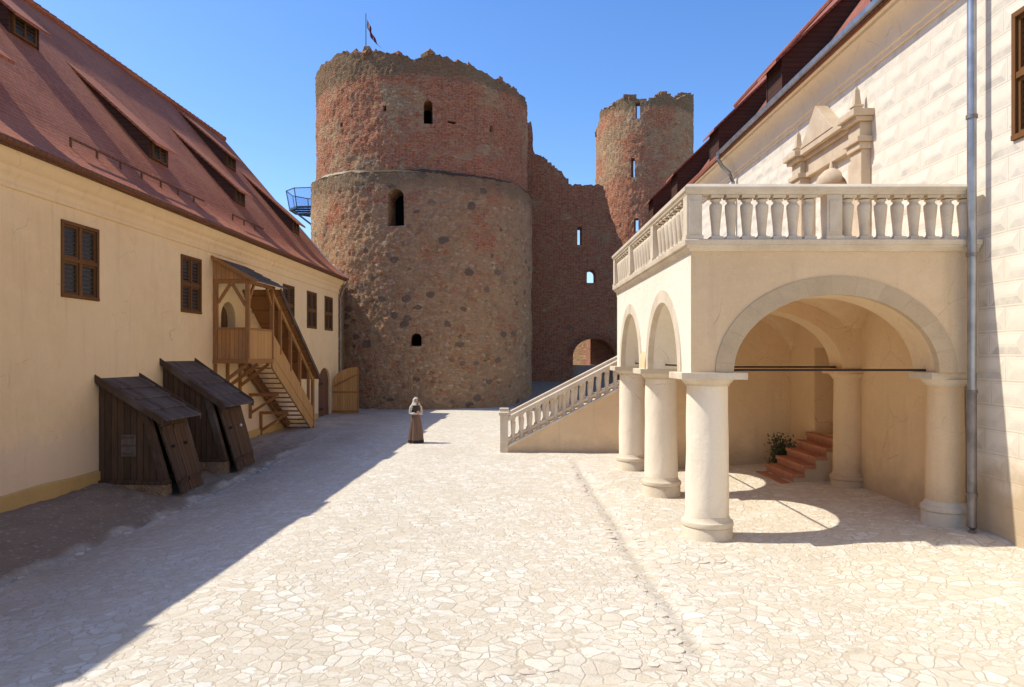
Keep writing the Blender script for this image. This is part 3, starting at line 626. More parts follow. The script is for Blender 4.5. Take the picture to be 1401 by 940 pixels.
# ------------------------------------------------------------------ cellar hatches (lean-to wooden entrances)
M['vent'] = plain('weathered_vent', (.17, .13, .095), .85, var=.4)
def hatch(y0, y1, zw, xe, ze, xt, xb, sill_z, gnd, label, vent):
    loc = (OL.x-SA*y0, CA*y0, 0); L = y1-y0
    t = thing('cellar_hatch', label, 'cellar hatch', loc, ARZ, 'wooden cellar hatches against the cream house')
    sl = (zw-ze)/xe
    zt = zw-sl*xt-.08
    for yy in (.08, L-.16):
        sw = MB().hexa([(0.02, yy, sill_z), (xb-.12, yy, sill_z), (xt, yy, zt), (.02, yy, zw-.1)], [(0.02, yy+.08, sill_z), (xb-.12, yy+.08, sill_z), (xt, yy+.08, zt), (.02, yy+.08, zw-.1)]).build('side_wall', M['wood_dark'], t)
        if vent and yy < 1:
            MB().box(.62, 1.0, yy-.03, yy-.003, .62, 1.18).build('vent_panel', M['vent'], sw)
            for zz in (.66, .87, 1.08): MB().box(.66, .96, yy-.05, yy-.033, zz, zz+.06).build('vent_slat', M['wood_beam2'], sw)
    MB().box(.0, xb, -.02, .22, sill_z-.10, sill_z-.002).build('sill_beam', M['wood_dark'], t, bevel=.01)
    MB().box(.0, xb, L-.2, L-.02, sill_z-.10, sill_z-.002).build('sill_beam', M['wood_dark'], t, bevel=.01)
    for ya, yb in ((-.04, .27), (L-.27, L)):
        pm = MB()
        pm.hexa([(0, ya, -.9), (xb+.02, ya, -.9), (xb+.02, yb, -.9), (0, yb, -.9)], [(0, ya, sill_z-.103), (xb-.02, ya, sill_z-.103), (xb-.02, yb, sill_z-.103), (0, yb, sill_z-.103)])
        pm.build('stone_plinth', M['plinth'], t)
    # slanted corner posts
    for yy in (.0, L-.2):
        MB().hexa([(xb-.2, yy, sill_z), (xb-.02, yy, sill_z), (xb-.02, yy+.2, sill_z), (xb-.2, yy+.2, sill_z)], [(xt-.16, yy, zt+.02), (xt+.02, yy, zt-.05), (xt+.02, yy+.2, zt-.05), (xt-.16, yy+.2, zt+.02)]).build('corner_post', M['wood_beam2'], t)
    # door leaves on the slanted front
    xg = xb+.12; zg = gnd+.03; ztop = zt-.16; xtop = xt+.08
    half = (L-.4)/2
    for k in (0, 1):
        ya = .2+k*(half+.01); yb = ya+half-.02; ang = .20 if k == 0 else .03
        lo = [(xg+ang*.9, ya, zg), (xg+.02, yb, zg), (xtop+.02, yb, ztop), (xtop+ang*.5, ya, ztop)]
        hi = [(p[0]-.05, p[1], p[2]-.01) for p in lo]
        leaf = MB().hexa(lo, hi).build('door_leaf', M['wood_doors'] if k else M['wood_dark'], t)
        for fz in (.14, .84):
            a = Vector(lo[0]).lerp(Vector(lo[3]), fz); b = Vector(lo[1]).lerp(Vector(lo[2]), fz)
            MB().bar(a+Vector((.02, .02, 0)), b+Vector((.02, -.02, 0)), .03, .11).build('batten', M['wood_dark'], leaf)
        c = Vector(lo[0]).lerp(Vector(lo[3]), .6).lerp(Vector(lo[1]).lerp(Vector(lo[2]), .6), .5)
        MB().lathe([(.0, -.05), (.045, -.03), (.05, 0), (.04, .03), (0, .05)], c+Vector((.05, 0, 0)), 10).build('knob', M['iron'] if vent or k == 0 else M['knob'], leaf, smooth=True)
    MB().bar((xt+.02, .0, zt-.08), (xt+.02, L, zt-.08), .1, .14).build('lintel', M['wood_beam2'], t)
    # roof: four overlapping courses of boards between barge boards
    n = 4; r = MB()
    for i in range(n):
        xa, xc = xe*i/n, xe*(i+1)/n+.04
        za, zc = zw-sl*xa, zw-sl*xc
        l = .035; 
        r.hexa([(xa, -.04, za-.05-l*.6), (xc, -.04, zc-.02), (xc, L+.04, zc-.02), (xa, L+.04, za-.05-l*.6)], [(xa, -.04, za-.02-l*.6), (xc, -.04, zc+.02), (xc, L+.04, zc+.02), (xa, L+.04, za-.02-l*.6)])
    r.build('roof', M['shingle'], t)
    for yy in (-.09, L+.043):
        MB().hexa([(0, yy, zw-.15), (xe, yy, ze-.15), (xe, yy, ze+.06), (0, yy, zw+.06)], [(0, yy+.045, zw-.15), (xe, yy+.045, ze-.15), (xe, yy+.045, ze+.06), (0, yy+.045, zw+.06)]).build('barge_board', M['wood_beam2'], t)
M['wood_beam2'] = wood('weathered_beams', (.105, .062, .035), (.085, .05, .03), 9., .001, grey=.4)
hatch(18.5, 20.45, 2.68, 1.78, 1.58, 1.3, 1.86, .0, -.40, 'shorter dark wooden cellar hatch nearer the camera, small vent panel in its side', True)
hatch(21.7, 23.8, 3.1, 1.98, 1.72, 1.45, 2.0, .12, -.30, 'taller dark wooden cellar hatch next to the timber porch, white knob on its door', False)
# ------------------------------------------------------------------ timber porch with covered stair
def porch():
    Y0 = 25.2; loc = (OL.x-SA*Y0, CA*Y0, 0)
    t = thing('timber_porch', 'covered golden timber porch with boarded railing and roofed stair on the cream house', 'porch', loc, ARZ)
    L, D, F = 2.45, 1.22, 3.12
    bm_, gd = M['wood_beam'], M['wood_gold']
    MB().box(.01, D+.05, -.04, L, F-.16, F).build('landing', bm_, t)
    for k, (x, y) in enumerate(((.08, .06), (D, .06), (D, L-.08))):
        MB().box(x-.07, x+.07, y-.07, y+.07, F+.002, 5.9 if k else 6.0).build('post', bm_, t, bevel=.01)
    MB().box(.15, D-.07, .03, .08, F+.003, 4.16).build('rail_panel', M['wood_gold2'], t)
    MB().box(D-.03, D+.03, .14, L-.15, F+.003, 4.16).build('rail_panel', gd, t)
    MB().box(.0, D+.06, .0, .12, 4.163, 4.23).build('handrail', bm_, t); MB().box(D-.06, D+.06, .121, L-.16, 4.163, 4.23).build('handrail', bm_, t)
    MB().box(.0, D+.1, .0, .12, 5.78, 5.92).build('tie_beam', bm_, t); MB().box(D-.07, D+.07, .121, L+.1, 5.78, 5.9).build('tie_beam', bm_, t)
    # arched bracing
    for (a, b) in (((D-.08, .06, 5.0), (D-.55, .06, 5.76)), ((.16, .06, 5.1), (.6, .06, 5.76)), ((D, .15, 5.2), (D, .6, 5.77)), ((D, L-.15, 5.2), (D, L-.6, 5.77))):
        MB().bar(a, b, .07, .10).build('brace', bm_, t)
    MB().hexa([(0.02, -.02, 5.925), (D+.06, -.02, 5.925), (0.02, -.02, 6.62)], [(0.02, .04, 5.925), (D+.06, .04, 5.925), (0.02, .04, 6.62)]).build('gable_board', M['wood_gold2'], t)
    r = MB(); n = 5; zw, ze, xe = 6.74, 5.86, D+.42
    for i in range(n):
        xa, xc = xe*i/n, xe*(i+1)/n+.04; za, zc = zw-(zw-ze)*xa/xe, zw-(zw-ze)*xc/xe
        r.hexa([(xa, -.14, za-.05), (xc, -.14, zc-.025), (xc, L+.35, zc-.025), (xa, L+.35, za-.05)], [(xa, -.14, za-.015), (xc, -.14, zc+.02), (xc, L+.35, zc+.02), (xa, L+.35, za-.015)])
    r.build('roof', M['shingle'], t)
    MB().bar((0, -.16, zw-.05), (xe, -.16, ze-.05), .03, .13).build('barge_board', bm_, t)
    # stair running down along the wall, away from the camera
    SL_ = 4.95; y1 = L; y2 = L+SL_; N = 15; gfoot = -.05
    for x in (.16, D):
        MB().hexa([(x-.035, y1-.1, F-.35), (x+.035, y1-.1, F-.35), (x+.035, y2-.25, gfoot), (x-.035, y2-.25, gfoot)], [(x-.035, y1-.1, F+.12), (x+.035, y1-.1, F+.12), (x+.035, y2+.1, gfoot+.25), (x-.035, y2+.1, gfoot+.25)]).build('stringer', gd if x > .5 else bm_, t)
    MB().hexa([(D-.02, y1-.12, F+.16), (D+.03, y1-.12, F+.16), (D+.03, y2+.05, .28), (D-.02, y2+.05, .28)], [(D-.02, y1-.12, F+1.04), (D+.03, y1-.12, F+1.04), (D+.03, y2+.05, .85), (D-.02, y2+.05, .85)]).build('side_board', gd, t)
    for i in range(N):
        y = y1+SL_*(i+.5)/N; z = F-(F-gfoot)*(i+1)/N+.03
        MB().box(.2, D-.04, y-.16, y+.16, z, z+.045).build('step', bm_, t)
    pr = lambda y: 5.80-(y-y1)*(5.80-2.3)/(y2+.1-y1)
    for k in range(4):
        y = y1+.15+(SL_-.2)*(k+.55)/4; zb = F-(F-.3)*(y-y1)/SL_+.62
        MB().box(D-.06, D+.06, y-.06, y+.06, zb, pr(y)-.03).build('post', bm_, t, bevel=.01)
        MB().bar((D, y+.05, pr(y)-.62), (D, y+.42, pr(y+.42)-.08), .05, .07).build('brace', bm_, t)
    MB().hexa([(-.0, y1+.1, pr(y1+.1)-.02), (D+.28, y1+.1, pr(y1+.1)-.02), (D+.28, y2+.25, pr(y2+.25)-.02), (.0, y2+.25, pr(y2+.25)-.02)], [(-.0, y1+.1, pr(y1+.1)+.06), (D+.28, y1+.1, pr(y1+.1)+.06), (D+.28, y2+.25, pr(y2+.25)+.06), (.0, y2+.25, pr(y2+.25)+.06)]).build('stair_roof', M['wood_beam'], t)
    MB().bar((D+.29, y1+.05, pr(y1+.05)+.0), (D+.29, y2+.26, pr(y2+.26)+.0), .035, .17).build('barge_board', M['wood_beam2'], t)
    MB().bar((D, y1+.0, pr(y1)-.16), (D, y2+.05, pr(y2+.05)-.16), .07, .12).build('rafter', gd, t)
    MB().box(D-.07, D+.07, y2-.02, y2+.12, -.1, pr(y2)-.03).build('newel', M['wood_gold2'], t, bevel=.01)
    MB().box(D-.04, D+.02, y2-.9, y2-.03, .86, 1.0).build('handrail', bm_, t)
    # purlins under the stair roof
    for k in range(6):
        y = y1+.3+k*.75; MB().bar((.02, y, pr(y)-.07), (D+.24, y, pr(y)-.07), .06, .07).build('purlin', bm_, t)
    # brackets below landing and stair
    for y in (.08, 1.1, 2.2):
        MB().bar((.04, y, F-1.05), (D-.05, y, F-.2), .09, .11).build('bracket', bm_, t)
        MB().box(.01, .10, y-.05, y+.05, F-1.25, F-.17).build('wall_post', bm_, t)
    for y, z in ((3.2, 1.75), (4.3, .95)):
        MB().box(.01, D-.04, y-.05, y+.05, z-.12, z).build('cross_beam', bm_, t)
        MB().bar((.04, y, z-.8), (D-.15, y, z-.14), .08, .1).build('bracket', bm_, t)
        MB().box(.01, .1, y-.05, y+.05, z-1.0, z-.13).build('wall_post', bm_, t)
M['wood_gold2'] = wood('orange_boards', (.55, .265, .085), (.46, .205, .065), .15, .06, grey=.25)
porch()
def join(o, mb, off=(0, 0, 0), bevel=.04):
    x = mb.build('loose', M['dark'], bevel=bevel); bm = bmesh.new(); bm.from_mesh(o.data); bm.from_mesh(x.data); bm.to_mesh(o.data); bm.free()
    d = x.data; bpy.data.objects.remove(x); bpy.data.meshes.remove(d)
# ------------------------------------------------------------------ round tower
TC = Vector((-6.0, 51.2, 0)); TR, TU = 7.7, 7.38
def cyl_uv(c, r):
    def f(p, n):
        if abs(n.z) > .75: return (p.x*1.0, p.y)
        a = math.atan2(p.x-c.x, -(p.y-c.y)); return (a*r, p.z)
    return f
def ring_wall(c, r, z0, z1fn, th, nu, dz, amp, seed, a0=0, a1=2*PI, rtop=None, fine=True):
    """rough masonry shell; closed all round or a sector (a measured from the camera side, clockwise from above)"""
    full = a1-a0 > 6.28; m = MB(); nz = max(4, int((max(z1fn(a0+(a1-a0)*i/60) for i in range(61))-z0)/dz)); N = nu if full else nu+1
    def pt(i, k, rr, am):
        a = a0+(a1-a0)*i/nu; zt = z1fn(a); z = z0+(zt-z0)*k/nz
        x = math.sin(a); y = -math.cos(a)
        q = Vector((x*rr, y*rr, z))+Vector((seed, 0, 0))
        if fine:
            dv = noise.voronoi(Vector((q.x, q.y, q.z*1.5))*2.9)[0]; d = am*(noise.noise(q*.45)*1.0+noise.noise(q*1.6)*.5)+.14*min(.45, dv[1]-dv[0])+.045*noise.noise(q*5.5)
        else: d = am*(noise.noise(q*.45)*1.2+noise.noise(q*1.6)*.7+noise.noise(q*4.2)*.45)
        return Vector((c.x+x*(rr+d), c.y+y*(rr+d), z))
    for k in range(nz+1): m.v += [pt(i, k, r+(0 if rtop is None else (rtop-r)*k/nz), amp) for i in range(N)]
    q = len(m.v)
    for k in range(nz+1): m.v += [pt(i, k, r-th, amp) for i in range(N)]
    seg = range(N) if full else range(N-1)
    for i in seg:
        j = (i+1) % N
        for k in range(nz):
            m.f.append((k*N+i, k*N+j, (k+1)*N+j, (k+1)*N+i)); m.f.append((q+k*N+j, q+k*N+i, q+(k+1)*N+i, q+(k+1)*N+j))
        m.f.append((nz*N+i, nz*N+j, q+nz*N+j, q+nz*N+i)); m.f.append((j, i, q+i, q+j))
    if not full:
        for k in range(nz):
            m.f.append((k*N, (k+1)*N, q+(k+1)*N, q+k*N)); e = N-1
            m.f.append((k*N+e, q+k*N+e, q+(k+1)*N+e, (k+1)*N+e))
    return m
def radial_cut(c, px, Z0, Z1, w, arch=True, deep=2.0, r=7.7, px0=None):
    """cutter for an opening seen at photo column px (a bearing from the tower axis)"""
    X = (px-694)/980; 
    # intersect sight line with the circle
    A = 1+X*X; B = -2*(c.x*X+c.y); C = c.x**2+c.y**2-r*r; Y = (-B-math.sqrt(max(0, B*B-4*A*C)))/(2*A)
    p = Vector((X*Y, Y, 0)); d = (p-c).normalized(); d.z = 0; t = Vector((-d.y, d.x, 0))
    P = arch_poly(-w/2, w/2, Z0, Z1-w/2, w/2, 10) if arch else [(-w/2, Z0), (w/2, Z0), (w/2, Z1), (-w/2, Z1)]
    if arch: P.pop(2)
    a = p+d*.9; b = p-d*deep
    m = MB().hexa([a+t*x+Vector((0, 0, z)) for x, z in P], [b+t*x+Vector((0, 0, z)) for x, z in P])
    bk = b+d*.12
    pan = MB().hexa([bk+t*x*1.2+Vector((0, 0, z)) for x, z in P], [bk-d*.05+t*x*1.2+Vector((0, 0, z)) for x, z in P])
    return m, pan
def round_tower():
    t = thing('round_tower', 'massive ruined round tower of brick and boulders with a narrow ledge half way up', 'tower', TC)
    def cn(a, f, s_): return noise.noise((math.sin(a)*f, math.cos(a)*f, s_))
    def lz(a): 
        return 14.45+.55*max(0, math.sin(-a))**2+.12*cn(a, 3, 1)+.05*cn(a, 11, 5)
    low = ring_wall(TC, TR, -.6, lz, 2.4, 520, .13, .085, 3.1)
    def uz(a):
        a = (a+PI) % (2*PI)-PI; lft = max(0, math.sin(-a)); bk = max(0, -math.cos(a))
        b = 21.0+1.5*lft**1.5+.9*bk+.75*math.exp(-((a+.45)/.5)**2)+.55*math.exp(-((a-.25)/.35)**2)
        return b+.30*cn(a, 5.5, 8)+.22*cn(a, 15, 5)+.09*cn(a, 41, 3)
    up = ring_wall(TC, TU, 14.2, uz, 2.0, 520, .13, .085, 8.4)
    off = TC
    def mk(m, name, mat, r, wins):
        m.v = [p-off for p in m.v]; o = m.build(name, mat, t, keep=False, uv=None); o_mat[o.name] = mat
        cs, ps = [], []
        for w in wins:
            c, p = radial_cut(TC, *w, r=r); c.v = [q-off for q in c.v]; p.v = [q-off for q in p.v]; cs.append(c); ps.append(p)
        cut(o, cs, cyl_uv(Vector((0, 0, 0)), r), 60)
        for p in ps: p.build('opening_shade_slab', M['dark'], o)  # near-black slab painted as the shade deep inside the opening
        return o
    lo = mk(low, 'lower_wall', M['tower_low'], TR, [(541.5, 11.15, 13.4, 1.02), (569.5, 3.85, 4.62, .66)])
    up = mk(up, 'upper_wall', M['tower_up'], TU, [(586, 17.45, 18.92, .55), (526.5, 18.25, 18.6, .2, False, .8), (468, 17.7, 18.0, .22, False, .8), (672, 17.55, 17.95, .24, False, .8), (618, 17.6, 17.75, .55, False, .3)])
    # mortared ledge, sunlit left and shaded front painted into its colour
    m = MB(); n = 160
    for i in range(n+1):
        a = 2*PI*i/n; z = lz(a)
        for r, dz in ((TR-.08, -.12), (TR+.05, -.03), (TR-.06, .06), (TU-.14, .30)):
            r2 = r+.05*noise.noise((a*9, r, 2))+.05*noise.noise((a*31, r, 4)); dz += .05*noise.noise((a*23, r, 6)); m.v.append(Vector((math.sin(a)*r2, -math.cos(a)*r2, z+dz)))
    m.f = [(i*4+k, i*4+4+k, i*4+5+k, i*4+1+k) for i in range(n) for k in range(3)]
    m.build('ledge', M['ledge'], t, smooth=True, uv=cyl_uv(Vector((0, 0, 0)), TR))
    # loose blocks along the broken crown
    m = MB(); rnd = random.Random(3)
    for i in range(170):
        a = rnd.uniform(0, 2*PI); r = TU-rnd.uniform(.05, 1.5); s = rnd.uniform(.14, .36); z = uz(a)+s*.15
        mat = Matrix.Rotation(rnd.uniform(0, 6), 3, Vector((rnd.random(), rnd.random(), 1)).normalized())
        o = len(m.v); c = Vector((math.sin(a)*r, -math.cos(a)*r, z))
        m.box(-s, s, -s*.7, s*.7, -s*.6, s*.6)
        for k in range(o, o+8): m.v[k] = c+mat @ (m.v[k]*(1+.3*rnd.uniform(-1, 1)))
    join(up, m)
    MB().lathe([(TU-1.9, 0), (TU-1.9, .3)], (0, 0, 19.2), 40).build('roof_floor', M['ruin_far'], t)
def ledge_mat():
    s = NT('ledge_sun_shade', .95, .1); uv = s.coord('UV'); u = s.math('ADD', s.sep(uv)[0], s.math('MULTIPLY', s.noise(uv, .9, 4), 3.0))
    f = s.math('MULTIPLY', s.step(u, -1.0, -3.0), 1.0); nz = s.noise(uv, 4, 6, .75)  # sun-to-shade change round the tower, put into the colour
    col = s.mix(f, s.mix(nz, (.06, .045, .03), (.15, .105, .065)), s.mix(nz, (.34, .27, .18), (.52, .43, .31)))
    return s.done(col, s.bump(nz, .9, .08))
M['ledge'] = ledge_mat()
round_tower()
# lookout platform of steel and glass on the left flank
def lookout():
    c = Vector((-13.75, 50.9, 13.5))
    t = thing('lookout_platform', 'small steel and glass lookout platform jutting from the left flank of round tower', 'platform', c)
    pts = [(.5, -1.7, 0), (-.75, -1.55, 0), (-1.5, -.7, 0), (-1.5, .7, 0), (-.75, 1.55, 0), (.5, 1.7, 0)]
    f = MB(); 
    for a, b in zip(pts, pts[1:]): f.bar(a, b, .07, .14)
    for y in (-.8, 0, .8): f.bar((-1.35, y, 0), (.6, y, 0), .07, .12)
    f.build('floor_frame', M['steel'], t)
    MB().hexa([Vector(p)+Vector((0, 0, .08)) for p in pts], [Vector(p)+Vector((0, 0, .11)) for p in pts]).build('floor_pane', M['glass'], t)
    tl = [(p[0]*1.12-.05, p[1]*1.08, 1.3) for p in pts]
    for i, (a, b) in enumerate(zip(pts, pts[1:])):
        a1, b1 = tl[i], tl[i+1]; ins = .004
        MB().hexa([Vector(a)+Vector((0, 0, .12)), Vector(b)+Vector((0, 0, .12)), Vector(b1), Vector(a1)], [Vector(a)+Vector((.02, .01, .12)), Vector(b)+Vector((.02, .01, .12)), Vector(b1)+Vector((.02, .01, 0)), Vector(a1)+Vector((.02, .01, 0))]).build('glass_panel', M['glass'], t)
    for a, b in zip(pts, tl): MB().bar(a, b, .05, .05).build('post', M['steel'], t)
    h = MB()
    for a, b in zip(tl, tl[1:]): h.tube([a, b], .035, 6)
    h.build('handrail', M['steel'], t)
    m = MB(); m.bar((-1.3, -.8, -.02), (1.2, -2.4, -1.9), .1, .1); m.bar((-1.3, .6, -.02), (1.0, .6, -1.9), .1, .1)
    m.build('strut', M['steel'], t)
lookout()
def flag():
    c = Vector((-10.3, 52.2, 20.1))
    t = thing('flag', 'dark red flag with white middle stripe hanging limp from pole on round tower', 'flag', c)
    MB().tube([(0, 0, 0), (0, 0, 8.1)], [.045, .028], 8).build('flagpole', M['steel'], t)
    m = MB()
    def g(u, v):
        x = .04+.78*u*(.35+.4*v)+.05*math.sin(v*14); y = .10*math.sin(u*9+v*5); z = 7.75-.15*u-1.75*v*(1) - .35*u
        return (x+.55*v*(v), y, z)
    def fl(name, a, b, mat):
        mm = MB(); mm.grid(lambda u, v: g(a+(b-a)*u, v), 6, 14); mm.build(name, mat, t, smooth=True, keep=True)
    red = plain('flag_red', (.19, .02, .04), .8); wht = plain('flag_white', (.75, .73, .72), .8)
    fl('red_band', 0, .42, red); fl('white_band', .42, .58, wht); fl('red_band', .58, 1, red)
flag()
# ------------------------------------------------------------------ curtain wall, ruined tower, wall beyond the gate
def curtain():
    Y = 56.0; k = Y/980; c = Vector(((780-694)*k, Y, 0))
    t = thing('curtain_wall', 'dark red brick curtain wall with arched gate between the two round towers', 'ruined wall', c)
    pr = [(700, 168), (727, 167), (729, 190), (731, 212), (738, 213), (742, 222), (750, 226), (758, 229), (768, 234), (774, 243), (778, 252), (800, 254), (826, 253), (829, 268), (834, 288), (839, 303), (845, 320), (852, 336), (866, 360), (900, 400)]
    P = []
    rnd = random.Random(5)
    for (a, b), (a2, b2) in zip(pr, pr[1:]):
        n = max(1, int(abs(a2-a)/3)+int(abs(b2-b)/6))
        for i in range(n):
            f = i/n; P.append(((a+(a2-a)*f-694)*k+rnd.uniform(-.06, .06), H+(488-(b+(b2-b)*f))*k+rnd.uniform(-.1, .1)))
    P.append(((900-694)*k, H+88*k))
    Z0 = 0
    poly = [(P[0][0], Z0)]+P+[]; poly = [(x-c.x, z) for x, z in poly]+[(P[-1][0]-c.x, Z0)]
    m = MB().hexa([(x, 0, z) for x, z in reversed(poly)], [(x+.02, 1.6, z-.05) for x, z in reversed(poly)])
    q = lambda px: (px-694)*k-c.x; zq = lambda py: H+(488-py)*k
    cs = [MB().box(q(790), q(796), -1, 3, zq(335), zq(310)), arch_cut('x', q(803), q(815), zq(387), zq(375), .36, -1, 3, 10), arch_cut('x', q(784), q(842), .2, zq(487), 1.35, -1, 3, 16)]
    o = m.build('wall', M['curtain'], t); o_mat[o.name] = M['curtain']; cut(o, cs)
    # lower stump in front where the crown has broken away
    n2 = MB(); rr = random.Random(9)
    for i in range(60):
        x = q(rr.uniform(729, 776)); s = rr.uniform(.12, .3)
        px = (x+c.x)/k+694; zt = zq(213 if px < 738 else 213+(px-738)*.9 if px < 778 else 253)
        n2.box(x-s, x+s, rr.uniform(0, .5), rr.uniform(.7, 1.5), zt-s-.2, zt+s*.3)
    join(o, n2)
    # red brick surround of the gate, tunnel sides
    arch_ring('x', (q(784)+q(842))/2, (q(842)-q(784))/2, (q(842)-q(784))/2+.4, zq(487), 1.35, 1.75, -.06, .3, 20).build('gate_arch', M['gatebrick'], t)
    MB().box(q(811), q(842)+.4, 1.62, 4.2, 0, zq(462)).build('passage_wall', M['curtain'], t)
M['gatebrick'] = masonry('gate_brick', 1.1, .0, .7)
curtain()
def far_ruin():
    c = Vector((7.4, 63.6, 0))
    t = thing('rubble_wall', 'sunlit broken rubble wall glimpsed through the arched gate', 'ruined wall', c, R(-42))
    pts = [(-5.0, 0), (4.5, 0), (4.5, 5.2), (2.6, 5.6), (1.8, 5.3), (1, 5.9), (0, 5.6), (-1.2, 6.0), (-2.5, 5.5), (-5.0, 5.7)]
    MB().hexa([(x, 0, z) for x, z in pts], [(x+.4, 1.0, z) for x, z in pts]).build('wall', M['ruin_far'], t)
    MB().box(-.25, .5, -.3, -.01, 2.2, 4.2).build('brick_pier', M['gatebrick2'], t)
M['gatebrick2'] = plain('pink_brick', (.46, .21, .16), .9, var=.3)
far_ruin()
def ruined_tower():
    D = 72.0; c = Vector(((881-694)/980*D, D, 0)); r = D*math.sin(math.atan(65/980))
    t = thing('ruined_tower', 'slimmer ruined brick tower with narrow slits behind the curtain wall', 'tower', c)
    k = (D-r)/980
    def zt(a):
        s = math.sin(a); px = 881+65*s; dd = D-r*math.cos(a)
        pts = [(816, 185), (819, 152), (830, 146), (838, 136), (848, 132), (858, 134), (872, 138), (884, 134), (895, 127), (905, 131), (912, 136), (922, 131), (935, 129), (946, 133)]
        y = pts[-1][1]
        for (a1, b1), (a2, b2) in zip(pts, pts[1:]):
            if px <= a2: y = b1+(b2-b1)*max(0, (px-a1))/(a2-a1); break
        return H+(488-y)*dd/980+.15*noise.noise((a*14, 1, 1))+.12*noise.noise((a*37, 1, 4))
    m = ring_wall(c, r, 0, zt, 1.1, 200, .18, .10, 21.0, -PI*.56, PI*.56)
    m.v = [p-c for p in m.v]
    o = m.build('wall', M['ruin'], t); o_mat[o.name] = M['ruin']; cs = []
    for px, y0, y1, w in ((872.5, 161, 139, .42), (866, 241, 215, .38), (870.5, 316, 298, .42)):
        cc, _ = radial_cut(c, px, H+(488-y0)*k, H+(488-y1)*k, w, False, 3, r); cc.v = [q-c for q in cc.v]; cs.append(cc)
    cut(o, cs, cyl_uv(Vector((0, 0, 0)), r), 60)
    m = MB(); rnd = random.Random(13)
    for i in range(60):
        a = rnd.uniform(-1.6, 1.6); s = rnd.uniform(.12, .4); rr = r-rnd.uniform(.1, .9); p = Vector((math.sin(a)*rr, -math.cos(a)*rr, zt(a)+s*.1)); oo = len(m.v)
        m.box(-s, s, -s*.7, s*.7, -s*.5, s*.5)
        for q in range(oo, oo+8): m.v[q] = p+m.v[q]*(1+.3*rnd.uniform(-1, 1))
    join(o, m)
ruined_tower()
